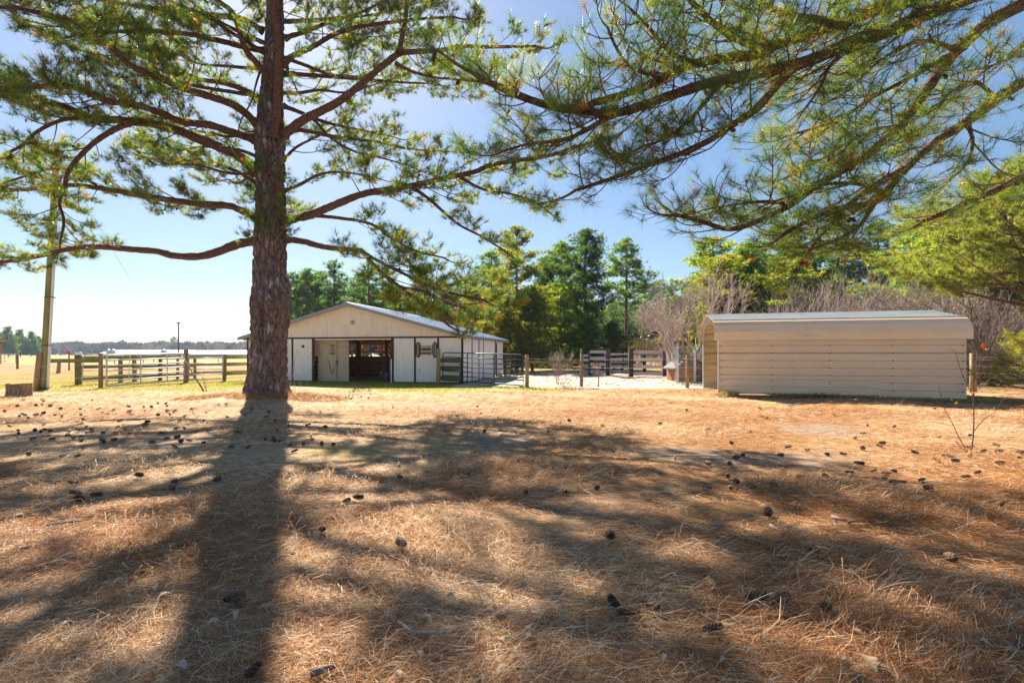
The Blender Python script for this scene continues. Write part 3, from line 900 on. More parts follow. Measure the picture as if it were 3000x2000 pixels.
MB(wa).tube([wa.lerp(wb, t) - Vector((0, 0, 1.2 * 4 * t * (1 - t))) for t in np.linspace(0, 1, 24)], .012, 5).build('strand', M['galv'], ow)

# stump
st = thing('tree_stump', 'low sawn tree stump at the left edge of the yard', 'stump', G(57, 15.7))
n = 28
V, F = [], []
for j, (z, r) in enumerate(((-.1, .36), (0, .345), (.06, .32), (.2, .305), (.36, .31), (.415, .31))):
    for k in range(n):
        a = 2 * math.pi * k / n
        rr = r * (1 + .05 * math.sin(3 * a + 1) + .03 * math.sin(7 * a) + .015 * math.sin(17 * a))
        V.append((rr * math.cos(a), rr * math.sin(a), z + (.02 * math.cos(a) if j == 5 else 0)))
for j in range(5):
    for k in range(n): F.append((j * n + k, j * n + (k + 1) % n, (j + 1) * n + (k + 1) % n, (j + 1) * n + k))
MB().add(V, F).build('side', M['stumpside'], st, smooth=True)
MB().add([(v[0] * .985, v[1] * .985, v[2] + .004) for v in V[5 * n:]], [tuple(range(n))]).build('cut_face', M['cutwood'], st)
MB().tube([(-.28, -.05, .38), (-.36, -.05, .40), (-.42, -.06, .37)], [.05, .035, .015], 6).build('broken_splinter', M['cutwood'], st)

# green gate in front of the barn corner, with its posts, rail and wires to the right
gp1, gp2, gp3, gp4 = G(1284, 22.0), G(1544, 19.9), G(1703, 20.0), G(2013, 19.4)
tube_gate('dark green tube gate in front of the barn corner', G(1297, 21.9), G(1533, 20.0), .20, 1.46, 6, 'green', (.33, .66), .024, z0b=.08, z1b=1.36)
fence('wire_fence', 'wood post and wire fence along the front of the sand paddock',
      [(gp1, 1.63, 'wood', .095), (gp2, 1.36, 'wood', .08), (gp3, 1.38, 'wood', .075), (gp4, 1.36, 'wood', .07)],
      [(P(1546, 1060, 19.9), P(1701, 1062, 20.0), 'moss', .11)],
      [[P(1546, 1050, 19.9), P(1701, 1053, 20.0), P(2012, 1051, 19.3), P(2050, 1050, 19.1)],
       [P(1703, 1077, 20.0), P(2012, 1076, 19.3), P(2050, 1076, 19.1)],
       ([P(1703, 1103, 20.0), P(2012, 1102, 19.3), P(2050, 1102, 19.1)], 'yellowwire')])
MB(gp1).tube([gp3 + Vector((.0, .02, 1.30)), gp3 + Vector((0, .02, 1.62))], .035, 6).build('stake', M['wood'], bpy.data.objects['wire_fence'])
MB(gp1).box(G(1527, 20).x - .09, G(1527, 20).x + .09, 19.9, 20.1, 0, .09).build('gate_block', M['wood'], bpy.data.objects['wire_fence'])
# short dark board fence between the green gate post and the barn
fence('board_fence', 'short dark board fence behind the green gate against the barn wall', [(G(1321, 22.6), 1.18, 'moss', .06), (G(1349, 22.05), 1.2, 'darkpost', .05)],
      [(G(1290, 22.2, z), G(1350, 21.95, z), 'moss', .2) for z in (.28, .72, 1.1)])
# paddock tap
tp = G(1754, 20.0)
ht = thing('yard_tap', 'thin rusty water tap pipe standing before the paddock wire', 'tap', tp)
MB(tp).tube([tp - Vector((0, 0, .1)), tp + Vector((0, 0, 1.08))], .026, 8).build('pipe', M['rust'], ht, smooth=True)
m = MB(tp); q = tp + Vector((0, 0, 1.05)); m.beam(q + Vector((-.16, 0, 0)), q + Vector((.12, 0, .03)), .06, .07); m.beam(q + Vector((-.13, 0, 0)), q + Vector((-.16, -.02, -.10)), .05, .05)
m.beam(q + Vector((-.05, 0, .05)), q + Vector((.10, 0, .12)), .05, .03); m.build('tap_head', M['black'], ht)

# pen beyond the sand: dark posts, pale boards, grey gate
pp_ = [(1728, 30.5), (1781, 28.8), (1848, 28.8), (1946, 29.0)]
def pz(y, d): return 1.4 + (HOR - y) * d / F_PX
fence('board_pen', 'board pen section with pale boards left of the small pen gate', [(G(1728, 30.5), 1.64, 'darkpost', .09), (G(1781, 28.8), 1.72, 'darkpost', .11)],
      [(G(1709, 31.5, z), G(1727, 30.6, z)) for z in (.25, .62, 1.0, 1.28)] + [(G(1729, 30.4, z), G(1779, 28.8, z)) for z in (.28, .75, 1.13, 1.52)], bm_='paleboard', bh=.17, square=True)
fence('board_pen', 'board pen section with pale boards right of the small pen gate', [(G(1848, 28.8), 1.68, 'darkpost', .13), (G(1946, 29.0), 1.66, 'darkpost', .12)],
      [(G(1850, 28.7, z), G(1944, 28.9, z)) for z in (.2, .62, 1.06, 1.50)], bm_='paleboard', bh=.19, square=True)
fence('board_pen', 'far side of the board pen seen between the nearer boards', [(G(1822, 35.0), 1.55, 'darkpost', .10), (G(1888, 35.5), 1.5, 'darkpost', .10), (G(1765, 34.5), 1.5, 'darkpost', .1), (G(1995, 36.0), 1.5, 'darkpost', .1)],
      [(G(1765, 34.4, z), G(1822, 34.9, z)) for z in (.5, .95, 1.36)] + [(G(1822, 34.9, z), G(1888, 35.4, z)) for z in (.5, .95, 1.4)] + [(G(1888, 35.4, z), G(1995, 35.9, z)) for z in (.45, .9, 1.36)], bm_='paleboard', bh=.19, square=True)
tube_gate('small grey pen gate between dark square posts', G(1787, 28.7), G(1844, 28.7), .12, 1.38, 5, 'galv', (), .02)
# rails behind barn corner
fence('post_fence', 'dark post and rail fence beyond the barn back corner', [(G(1479, 29.5), 1.2, 'darkpost', .06), (G(1499, 32.5), 1.45, 'darkpost', .07), (G(1516, 35), 1.5, 'darkpost', .07), (G(1529, 37.5), 1.3, 'darkpost', .07)],
      [(G(1479, 29.4, z), G(1529, 37.4, z)) for z in (.5, .9, 1.15)], bm_='darkpost', bh=.13)
fb = [(G(1560 + 55 * k, 46), 1.2, 'darkpost', .06) for k in range(9)]
fence('wire_fence', 'thin far wire fence along the edge of the wood', fb, [], [[G(1560, 46, z), G(2000, 46, z)] for z in (.5, .85, 1.15)])
# right edge fence
rp = G(2851, 17.6)
fence('wire_fence', 'pale post with four white wires right of the metal shed', [(rp, 1.42, 'wood', .10), (G(3060, 17.2), 1.4, 'wood', .09)], [],
      [[P(2780, y0, 17.7), P(2851, y0, 17.55), P(3060, y1, 17.15)] for y0, y1 in ((1046, 1047), (1053, 1054), (1072, 1075), (1092, 1096), (1104, 1106))])

# dog kennel with chain-link run and dog house
kn = thing('dog_run', 'chain link dog run beside the bare tree left of the metal shed', 'dog run', G(1957, 25.5))
ko = kn.location.copy()
k0, k1, k2 = G(1954, 27.0), G(1987, 22.3), G(2100, 22.0)
KH = 1.72
for p in (k0, k1, k0.lerp(k1, .5), k1.lerp(k2, .42), k1.lerp(k2, .45)):
    MB(ko).tube([p, p + Vector((0, 0, KH))], .026, 8).build('post', M['galv'], kn, smooth=True)
for a, b in ((k0, k1), (k1, k2)):
    for z in (KH, .08):
        MB(ko).tube([a + Vector((0, 0, z)), b + Vector((0, 0, z))], .018, 7).build('rail', M['chain'], kn, smooth=True)
def chain(a, b, h):
    T = Tubes(); L = (b - a).length; dv = (b - a).normalized()
    s = .09; n = int((L + h) / s)
    for k in range(n):
        for sg in (0, 1):
            u0 = k * s - h; u1 = k * s
            z0, z1 = (0, h) if sg == 0 else (h, 0)
            ua, ub = max(u0, 0), min(u1, L)
            if ub <= ua: continue
            za = z0 + (z1 - z0) * (ua - u0) / h; zb = z0 + (z1 - z0) * (ub - u0) / h
            T.add([a + dv * ua + Vector((0, 0, za)), a + dv * ub + Vector((0, 0, zb))], [.0028, .0028])
    return T.mesh('chain_mesh', ko)
for a, b in ((k0, k1), (k1, k2)):
    link('chain_mesh', chain(a, b, KH - .06), M['chain'], kn, 'stuff')
dh = thing('dog_house', 'red brown dog house with grey gable roof inside the run', 'dog house', G(2012, 24.0), math.radians(8))
for k in range(6):
    z0 = k * .12
    MB().box(-.75, .75, -.50, -.46, z0 + .004, z0 + .118).build('wall_course', M['brick'], dh)
    MB().box(-.75, -.71, -.455, .6, z0 + .004, z0 + .118).build('wall_course', M['brick'], dh)
MB().box(.71, .75, -.455, .6, 0, .72).build('side_wall', M['brick'], dh)
MB().box(-.70, .70, .56, .6, 0, .72).build('back_wall', M['brick'], dh)
MB().prism([(-.75, -.49, .725), (.75, -.49, .725), (0, -.49, 1.2)], (0, 1.08, 0)).build('gable_wall', M['mud'], dh)
MB().box(.08, .58, -.52, -.503, 0.01, .62).build('doorway', M['black'], dh)
for s in (-1, 1):
    MB().prism([(0, -.6, 1.24), (s * .95, -.6, .64), (s * .95, -.6, .69), (0, -.6, 1.30)], (0, 1.3, 0)).build('roof_slope', M['shingle'], dh)

# ------------------------------------------------------------------ far left: field, sheds, poultry houses
field_posts = [(51, 44, 1.34, 'rust'), (170, 34, .95, 'wood'), (203, 40, 1.35, 'rust'), (336, 60, 1.0, 'rust'), (420, 70, 1.0, 'rust'), (450, 62, 1.1, 'darkpost')]
for i, (px, d, h, mm) in enumerate(field_posts[:2]):
    lab = ('dark field post at the left edge beyond the utility pole', 'short leaning wooden stake standing alone in the dry field')[i]
    t = thing('field_post', lab, 'post', G(px, d)); post_mb(G(px, d), G(px, d), h, .09 if mm != 'wood' else .11, 8, (.1, 0) if mm == 'wood' else (0, 0)).build('shaft', M[mm], t, smooth=True)
fpz = [(G(px, d), 1.35, 'rust', .05) for px, d in ((203, 40), (232, 55), (336, 62), (420, 66), (450, 68), (640, 75), (745, 80))]
fence('wire_fence', 'thin rusty post and wire fence crossing the far field', fpz, [], [[p[0] + Vector((0, 0, z)) for p in fpz] for z in (.6, 1.2)])
rs = thing('field_sign', 'small red sign on a thin post out in the field', 'sign', G(203, 39.8))
MB(G(203, 39.8)).box(G(200, 39.7).x - .17, G(200, 39.7).x + .17, 39.68, 39.72, 1.36, 1.62).build('panel', M['red'], rs)
MB(G(203, 39.8)).box(G(200, 39.7).x - .03, G(200, 39.7).x + .03, 39.725, 39.78, 0, 1.5).build('stake', M['rust'], rs)
tube_gate('far grey gate beside the lean-to at the left edge', G(0, 60), G(46, 60), .2, 1.35, 4, 'galv', (.3,), .03)
ls = thing('field_shelter', 'small wooden lean-to shelter at the far left edge of the field', 'shelter', G(-96, 62))
lo = ls.location.copy()
for x, y in ((1.0, 0), (1.0, 3), (-3.6, 0), (-3.6, 3)): MB().box(x - .12, x + .12, y - .12, y + .12, 0, 2.7).build('post', M['timber'], ls)
MB().prism([(-4.2, -.5, 2.55), (1.6, -.5, 3.15), (1.6, -.5, 3.27), (-4.2, -.5, 2.67)], (0, 4, 0)).build('roof', M['timber'], ls)
MB().box(-3.5, .85, 2.9, 2.98, .1, 2.5).build('back_wall', M['board'], ls)
for k in range(3): MB().box(-3.4, .8, -.02, .03, .35 + k * .5, .6 + k * .5).build('board', M['timber'], ls)
# two long poultry houses
def poultry(label, x0, x1, d, w, hr, hw_):
    a, b = G(x0, d), G(x1, d * 1.0)
    t = thing('poultry_house', label, 'farm building', a)
    L = (b - a).length
    MB().box(0, L, 0, .15, 0, hw_).build('wall', M['farwall'], t)
    MB().box(0, L, w - .15, w, 0, hw_).build('wall', M['farwall'], t)
    MB().prism([(0, .15, 0), (0, w - .15, 0), (0, w - .15, hw_), (0, w / 2, hr - .1), (0, .15, hw_)], (.15, 0, 0)).build('end_wall', M['farwall'], t)
    MB().prism([(L - .15, .15, 0), (L - .15, w - .15, 0), (L - .15, w - .15, hw_), (L - .15, w / 2, hr - .1), (L - .15, .15, hw_)], (.15, 0, 0)).build('end_wall', M['farwall'], t)
    MB().prism([(-.3, -.6, hw_ - .1), (-.3, w / 2, hr), (-.3, w / 2, hr + .1), (-.3, -.6, hw_)], (L + .6, 0, 0)).build('roof_slope', M['steelwhite'], t)
    MB().prism([(-.3, w + .6, hw_ - .1), (-.3, w / 2, hr), (-.3, w / 2, hr + .1), (-.3, w + .6, hw_)], (L + .6, 0, 0)).build('roof_slope', M['steelwhite'], t)
    for k in range(9):
        x = L * (k + .5) / 9
        MB().box(x - 1.5, x + 1.5, -.04, -.005, .5, hw_ - .6).build('side_curtain', M['silo'], t)
poultry('long low white roofed poultry house across the field, left half', 294, 545, 255, 13, 3.4, 1.55)
poultry('long low white roofed poultry house across the field, behind the big pine', 520, 722, 245, 13, 3.1, 1.2)
for i, px in enumerate((318, 331)):
    s = thing('feed_silo', ('left of the two small feed silos before the white roof', 'right of the two small feed silos before the white roof')[i], 'silo', G(px, 240))
    MB().tube([(0, 0, .9), (0, 0, 1.3), (0, 0, 3.1), (0, 0, 3.7)], [.3, 1.1, 1.1, .25], 14).build('bin', M['silo'], s, smooth=True)
    for k in range(4):
        a = k * math.pi / 2 + .7; MB().beam((1.0 * math.cos(a), 1.0 * math.sin(a), 0), (1.0 * math.cos(a), 1.0 * math.sin(a), 1.4), .12, .12, (0, 1, 0)).build('leg', M['galv'], s)
s = thing('fuel_tank', 'round brown tank in front of the far white roof', 'tank', G(484, 150))
MB().tube([(0, -.9, 1.0), (0, -.85, 1.0), (0, .85, 1.0), (0, .9, 1.0)], [.2, .85, .85, .2], 18).build('drum', M['rust'], s, smooth=True)
for x in (-.5, .5): MB().box(x - .08, x + .08, -.6, .6, 0, .35).build('leg', M['galv'], s)
s = thing('feed_silo', 'pale feed silo rising just behind the brown tank', 'silo', G(480, 238))
MB().tube([(0, 0, .9), (0, 0, 1.4), (0, 0, 2.8), (0, 0, 3.5)], [.3, 1.5, 1.5, .3], 14).build('bin', M['silo'], s, smooth=True)
MB().box(-1, 1, -1, 1, 0, .95).build('base', M['galv'], s)
fp = G(523, 110)
s = thing('far_pole', 'thin dark pole standing alone in front of the far wood', 'pole', fp)
MB(fp).tube([fp, P(523, 948, 110)], [.16, .12], 8).build('shaft', M['darkpost'], s, smooth=True)
MB(fp).box(fp.x - .2, fp.x + .2, 109.8, 110.2, P(523, 948, 110).z, P(523, 944, 110).z).build('cap', M['black'], s)

# ==TREES==
# ------------------------------------------------------------------ the big pine
UP = np.array((0., 0, 1))
def catmull(p, n_per=6):
    p = np.asarray(p, float)
    q = np.vstack([2 * p[0] - p[1], p, 2 * p[-1] - p[-2]])
    out = []
    for i in range(1, len(q) - 2):
        for t in np.linspace(0, 1, n_per, endpoint=False):
            a, b, c, d = q[i - 1], q[i], q[i + 1], q[i + 2]
            out.append(.5 * ((2 * b) + (-a + c) * t + (2 * a - 5 * b + 4 * c - d) * t * t + (-a + 3 * b - 3 * c + d) * t ** 3))
    out.append(p[-1])
    return np.array(out)

def resample(p, step):
    s = np.concatenate([[0], np.cumsum(np.linalg.norm(np.diff(p, axis=0), axis=1))])
    n = max(3, int(s[-1] / step) + 1)
    u = np.linspace(0, s[-1], n)
    return np.stack([np.interp(u, s, p[:, k]) for k in range(3)], 1), s[-1]

def traced(pix, d0, d1, dmid=None):
    """limb seen through the photograph pixels, its distance running from d0 at the trunk to d1 at the tip"""
    a = np.array(pix, float)
    s = np.concatenate([[0], np.cumsum(np.hypot(*np.diff(a, axis=0).T))]); s /= s[-1]
    return np.array([P(x, y, d0 + (d1 - d0) * t) for (x, y), t in zip(a, s)])

class Crown:
    def __init__(s, seed):
        s.tw = Tubes(); s.tp = []; s.td = []; s.tl = []; s.cones = []
        s.rng = np.random.default_rng(seed)
    def twig_fan(s, p0, d, L, r0, tlen, dens=1.0, nt=None):
        r = s.rng
        n = 6
        u = np.linspace(0, 1, n)[:, None]
        w = nrm(np.cross(d, UP) + 1e-6)
        wig = r.normal(0, .05 * L, 2)
        pts = p0 + d * L * u + w * (wig[0] * np.sin(u * 3.1)) + UP * L * (-.10 * np.sin(u * 3.0) + r.uniform(-.05, .22) * u ** 2) + r.normal(0, .015 * L, (n, 3)) * u
        s.tw.add(pts, np.linspace(r0, .004, n), 4)
        ntw = max(2, int((L / .15) * dens)) if nt is None else nt
        for k in range(ntw):
            t = r.uniform(.42, 1.0)
            i = min(int(t * (n - 1)), n - 2); f = t * (n - 1) - i
            q = pts[i] * (1 - f) + pts[i + 1] * f
            tg = nrm(pts[i + 1] - pts[i])
            sd = nrm(np.cross(tg, UP) + 1e-6) * (1 if k % 2 else -1)
            dd = nrm(tg * r.uniform(.5, 1.0) + sd * r.uniform(.3, 1.0) + UP * r.uniform(-.35, .5))
            l2 = r.uniform(.18, .5) * (1.15 - .5 * t)
            e1 = q + dd * l2 * .55 + r.normal(0, .02, 3)
            e2 = e1 + nrm(dd + UP * .35 + r.normal(0, .2, 3)) * l2 * .5
            s.tw.add(np.array([q, e1, e2]), [.0055, .0045, .0035], 3)
            if r.random() < .88:
                s.tp.append(e2); s.td.append(nrm(e2 - e1 + UP * .05)); s.tl.append(tlen)
            if r.random() < .6:
                s.tp.append(e1); s.td.append(nrm(e1 - q + r.normal(0, .35, 3))); s.tl.append(tlen * .9)
            if r.random() < .02: s.cones.append(q - UP * .03)
        s.tp.append(pts[-1]); s.td.append(nrm(pts[-1] - pts[-2])); s.tl.append(tlen)
    def grow(s, pl, r0, r1, start=.2, step=.30, seclen=1.5, tlen=.19, dens=1.0, taper=True):
        r = s.rng
        pts, L = resample(pl, .1)
        n = len(pts)
        tg = nrm(np.gradient(pts, axis=0))
        pos = start * L + r.uniform(0, step)
        k = int(r.integers(0, 2))
        while pos < L:
            t = pos / L
            i = min(int(t * (n - 1)), n - 1)
            sd = nrm(np.cross(tg[i], UP) + 1e-6) * (1 if k % 2 else -1)
            d = nrm(tg[i] * r.uniform(.35, .9) + sd * r.uniform(.5, 1.1) + UP * r.uniform(-.35, .55))
            sl = seclen * (1.05 - .6 * t) * r.uniform(.45, 1.15)
            s.twig_fan(pts[i], d, sl, .006 + .008 * sl, tlen, dens)
            pos += step * r.uniform(.6, 1.4); k += 1
        s.twig_fan(pts[-1], tg[-1], seclen * .4, max(r1, .006), tlen, dens * 1.5)
    def needles(s, name, nn, width, mat, parent, pal, org, kind=None):
        r = s.rng
        k = len(s.tp)
        pal = np.array(pal)
        c = pal[r.choice(len(pal), k, p=[.42, .36, .17, .05])] * r.uniform(.8, 1.2, (k, 1))
        me = needles_mesh(name, s.tp, s.td, nn, np.array(s.tl), width, c, r, 8, 78, .10, org)
        return link(name, me, mat, parent)

def limb_mesh(name, pl, r0, r1, mat, parent, org, seed=0, n=10):
    pts, L = resample(catmull(pl, 5), max(.08, r0 * .8))
    m = len(pts)
    rr = np.random.default_rng(seed)
    t = np.linspace(0, 1, m)
    rad = r0 + (r1 - r0) * t ** .85
    rad[:2] *= (1.5, 1.2)
    # parallel transport rings with knobbly bark relief
    tg = nrm(np.gradient(pts, axis=0))
    a = nrm(np.cross(tg[0], UP + .01))
    V = []
    an = np.arange(n) * 2 * np.pi / n
    for i in range(m):
        a = nrm(a - tg[i] * (a @ tg[i])); b = np.cross(tg[i], a)
        q = rad[i] * (1 + .07 * rr.normal(size=n))
        V.append(pts[i] + (np.cos(an) * q)[:, None] * a + (np.sin(an) * q)[:, None] * b)
    V = np.array(V).reshape(-1, 3) - np.asarray(org)
    idx = np.arange(m * n).reshape(m, n)
    Q = np.stack([idx[:-1], np.roll(idx[:-1], -1, 1), np.roll(idx[1:], -1, 1), idx[1:]], -1).reshape(-1, 4)
    return link(name, npmesh(name, V, Q=Q), mat, parent)

PAL = [(.055, .12, .045), (.11, .17, .04), (.22, .24, .042), (.22, .115, .045)]
TO = np.array(TREE); TO[2] = 0
big = thing('pine_tree', 'big old pine with a thick scarred trunk standing in the yard', 'tree', TREE)

# trunk: traced outline, bark plates as real relief
TD = 15.0
tl = [(-900, 772, 800), (-500, 776, 812), (-250, 789, 821), (0, 785, 828), (100, 781, 830), (200, 773, 830), (300, 762, 829), (360, 756, 831), (400, 748, 834), (470, 752, 832), (560, 753, 832), (640, 750, 838), (700, 748, 837),
      (800, 746, 838), (835, 742, 846), (870, 739, 850), (900, 736, 849), (950, 737, 843), (1000, 736, 838), (1050, 734, 837), (1100, 727, 837), (1130, 720, 840), (1150, 712, 845), (1168, 700, 853), (1180, 690, 860)]
tl = tl[::-1]
zz = np.array([P(0, y, TD).z for y, _, _ in tl]); xl = np.array([P(a, 0, TD).x for _, a, _ in tl]); xr = np.array([P(b, 0, TD).x for _, _, b in tl])
nv, nu = 420, 104
zs = np.concatenate([np.linspace(zz[0], 12.6, nv - 60), np.linspace(12.66, zz[-1], 60)])
cx_ = np.interp(zs, zz, (xl + xr) / 2); rr_ = np.interp(zs, zz, (xr - xl) / 2)
an = np.arange(nu) * 2 * np.pi / nu
TH, ZZ = np.meshgrid(an, zs)
# jittered-cell plates
cu, cv = 17, .30
rj = np.random.default_rng(3)
ncv = int((zs[-1] - zs[0]) / cv) + 4
ju, jv = rj.uniform(-.42, .42, (ncv, cu)), rj.uniform(-.42, .42, (ncv, cu))
ph = rj.uniform(.5, 1.2, (ncv, cu))
U = TH / (2 * np.pi) * cu + .35 * np.sin(ZZ * 5 + TH * 3) ; Vv = (ZZ - zs[0]) / cv + .25 * np.sin(TH * 7 + ZZ * 3)
iu, iv = np.floor(U).astype(int), np.floor(Vv).astype(int)
d1 = np.full(U.shape, 9.); d2 = np.full(U.shape, 9.); hh = np.zeros(U.shape)
for dv in (-1, 0, 1):
    for du in (-1, 0, 1):
        a = (iv + dv) % ncv; b = (iu + du) % cu
        off = .5 * ((iv + dv) % 2)
        dist = np.hypot((iu + du + .5 + ju[a, b]) - U, ((iv + dv + .5 + jv[a, b]) - Vv) * .8)
        closer = dist < d1
        d2 = np.where(closer, d1, np.minimum(d2, dist)); hh = np.where(closer, ph[a, b], hh); d1 = np.minimum(d1, dist)
plate = sstep(.03, .38, d2 - d1) * hh
R = rr_[:, None] * .955 * (1 + .025 * np.sin(3 * TH + .5 + .3 * ZZ) + .015 * np.sin(5 * TH - ZZ)) + (plate - .6) * .055
# old wound: a hollow and raised lip on the near face
def gau(th0, z0, sth, sz): 
    dth = (TH - th0 + np.pi) % (2 * np.pi) - np.pi
    return np.exp(-(dth / sth) ** 2 - ((ZZ - z0) / sz) ** 2)
fr = 1.5 * np.pi
R = R - .20 * gau(fr + .05, 2.35, .15, .6) + .08 * gau(fr + .42, 2.7, .22, .7) + .06 * gau(fr - .32, 2.5, .2, .7) + .07 * gau(fr + .5, 3.0, .5, .22)
# root flare lobes
R = R * (1 + .10 * np.exp(-np.maximum(ZZ, 0) / .22) * (np.sin(5 * TH + .8) + .4 * np.sin(9 * TH)))
VX = cx_[:, None] + R * np.cos(TH); VY = TD + R * np.sin(TH)
idx = np.arange(nv * nu).reshape(nv, nu)
Q = np.stack([idx[:-1], np.roll(idx[:-1], -1, 1), np.roll(idx[1:], -1, 1), idx[1:]], -1).reshape(-1, 4)
link('trunk', npmesh('trunk', np.stack([VX, VY, ZZ], -1).reshape(-1, 3) - TO, Q=Q), M['bark'], big)

# limbs traced from the photograph: pixels, distance at trunk / tip, radii, branchlet start, length
LIMBS = [
 ([(752, 706), (700, 714), (640, 737), (590, 750), (540, 751), (500, 747), (459, 736), (398, 731), (306, 724), (240, 724), (168, 737), (122, 748), (51, 762), (0, 768), (-120, 790)], 15, 14.2, .16, .05, .45, 1.2),
 ([(756, 640), (700, 614), (670, 603), (580, 597), (491, 585), (402, 571), (312, 554), (223, 543), (170, 545), (89, 554), (0, 561), (-150, 590)], 15, 13.6, .135, .05, .12, 1.3),
 ([(277, 545), (241, 509), (201, 498), (134, 498), (67, 518), (0, 540)], 14.0, 13.2, .06, .03, .1, .9),
 ([(752, 500), (696, 455), (625, 424), (558, 397), (513, 379), (446, 362), (357, 353), (268, 344), (201, 317), (156, 303), (89, 286), (0, 259), (-150, 230)], 14.9, 10.8, .18, .06, .2, 1.5),
 ([(375, 360), (312, 393), (268, 424), (232, 460), (201, 500), (188, 549), (174, 594), (187, 647), (178, 700)], 12.4, 11.6, .085, .03, .25, 1.0),
 ([(250, 342), (178, 353), (112, 384), (67, 424), (27, 446), (-40, 480)], 12.2, 11.4, .06, .03, .2, 1.0),
 ([(745, 408), (670, 384), (616, 366), (536, 357), (491, 339), (402, 308), (312, 295), (268, 277), (201, 252), (89, 256), (-60, 270)], 14.9, 9.6, .14, .045, .2, 1.5),
 ([(754, 362), (692, 312), (625, 286), (536, 259), (469, 228), (402, 201), (357, 170), (312, 129), (268, 103), (223, 67), (120, 40), (40, 20)], 14.8, 8.6, .14, .045, .22, 1.5),
 ([(754, 290), (714, 263), (647, 241), (580, 232), (491, 188), (402, 152), (300, 130)], 15.3, 16.5, .11, .04, .25, 1.4),
 ([(770, 92), (714, 58), (625, 45), (513, 31), (402, 18), (312, 4), (200, -20)], 15, 13.5, .11, .04, .2, 1.4),
 ([(775, 150), (701, 134), (625, 116), (536, 98), (446, 92), (321, 94), (230, 100)], 15, 12, .11, .04, .25, 1.4),
 ([(806, 255), (759, 192), (723, 152), (705, 103), (683, 40), (634, 0), (560, -60)], 14.6, 12.6, .125, .06, .35, 1.2),
 ([(800, 400), (812, 330), (814, 250), (817, 120), (803, 40), (797, -60), (780, -200)], 14.55, 12.2, .15, .08, .45, 1.2),
 ([(838, 700), (890, 707), (944, 722), (1010, 730), (1058, 735), (1085, 765), (1110, 791), (1173, 842), (1224, 880), (1263, 918), (1300, 940)], 15, 12.0, .125, .035, .45, 1.3),
 ([(1058, 735), (1110, 765), (1180, 800), (1260, 838), (1340, 862), (1420, 880)], 13.4, 11.2, .06, .03, .1, 1.6),
 ([(1173, 842), (1230, 850), (1300, 880), (1370, 905)], 12.6, 11.0, .05, .025, .05, 1.6),
 ([(835, 646), (918, 626), (967, 606), (1034, 578), (1084, 563), (1123, 558), (1213, 543), (1302, 522), (1391, 503), (1436, 484), (1525, 469), (1614, 455), (1680, 430)], 14.9, 11.2, .155, .045, .3, 1.3),
 ([(1213, 552), (1257, 583), (1302, 623), (1346, 659), (1413, 694), (1480, 735)], 13.2, 12.6, .06, .025, .35, .7),
 ([(1350, 520), (1413, 554), (1480, 565), (1547, 583), (1596, 610)], 12.8, 11.8, .05, .02, .3, .7),
 ([(836, 640), (905, 632), (989, 638), (1087, 656), (1150, 700), (1220, 735), (1300, 755)], 15.1, 14.2, .08, .03, .4, .9),
 ([(830, 393), (888, 352), (945, 323), (1000, 293), (1079, 228), (1123, 192), (1168, 158), (1213, 152), (1302, 146), (1346, 136), (1436, 138), (1570, 136)], 14.8, 14.0, .165, .04, .5, 1.3),
 ([(1168, 158), (1177, 112), (1188, 60), (1192, 0), (1200, -80)], 14.3, 14.0, .09, .06, .3, 1.2),
 ([(1159, 186), (1213, 212), (1279, 228), (1346, 234), (1436, 246)], 14.4, 14.6, .06, .025, .15, 1.2),
 ([(835, 203), (848, 170), (915, 138), (967, 107), (1012, 89), (1070, 76), (1213, 58), (1330, 50)], 15, 13.4, .10, .035, .2, 1.3),
 ([(830, 310), (893, 335), (960, 360), (1050, 380), (1150, 400)], 15.3, 16.4, .085, .03, .3, 1.4),
 ([(832, 378), (900, 384), (989, 402), (1101, 415), (1168, 431), (1235, 440), (1293, 442)], 15.1, 15.4, .085, .03, .35, .9),
 ([(832, 216), (900, 220), (1034, 230), (1168, 241), (1279, 246)], 15.2, 16.2, .085, .03, .3, 1.3),
 ([(918, 348), (967, 402), (1034, 442), (1123, 464), (1213, 491)], 15.4, 15.8, .06, .025, .25, 1.2),
 ([(832, 560), (880, 540), (940, 510), (1010, 505), (1100, 520)], 15.3, 17, .07, .03, .2, 1.3),
 ([(830, 470), (870, 430), (930, 400), (980, 370)], 15.2, 17.0, .06, .03, .2, 1.3),
 ([(835, 112), (915, 85), (980, 60), (1050, 40), (1150, -10)], 15, 14, .09, .03, .2, 1.3),
 ([(755, 540), (690, 500), (620, 480), (540, 470), (450, 460)], 15.4, 17.2, .08, .03, .2, 1.3),
 ([(756, 460), (700, 440), (600, 430), (520, 440), (430, 430)], 15.3, 16.6, .07, .03, .2, 1.3),
 ([(790, 430), (787, 470), (800, 520), (818, 545), (835, 575), (833, 610)], 14.5, 14.4, .06, .04, .9, .3),
 ([(765, 200), (752, 240), (735, 300), (705, 355), (695, 400), (680, 430)], 14.5, 14.2, .04, .012, .98, .2),
]
cr = Crown(21)
DENSE = {13: .65, 14: .62, 15: .6, 24: .6, 25: .7, 26: .6, 27: .65, 28: .6, 29: .7, 31: .7, 32: .7}
for i, (pix, d0, d1, r0, r1, st, sl_) in enumerate(LIMBS):
    pl = catmull(traced(pix, d0, d1), 5)
    limb_mesh('limb', traced(pix, d0, d1), r0 * .88, r1 * .85, M['limb'], big, TO, i)
    cr.grow(pl, r0, r1, st, .165 / DENSE.get(i, 1), sl_ * 1.55, .20, 1.9)
rx = np.random.default_rng(55)
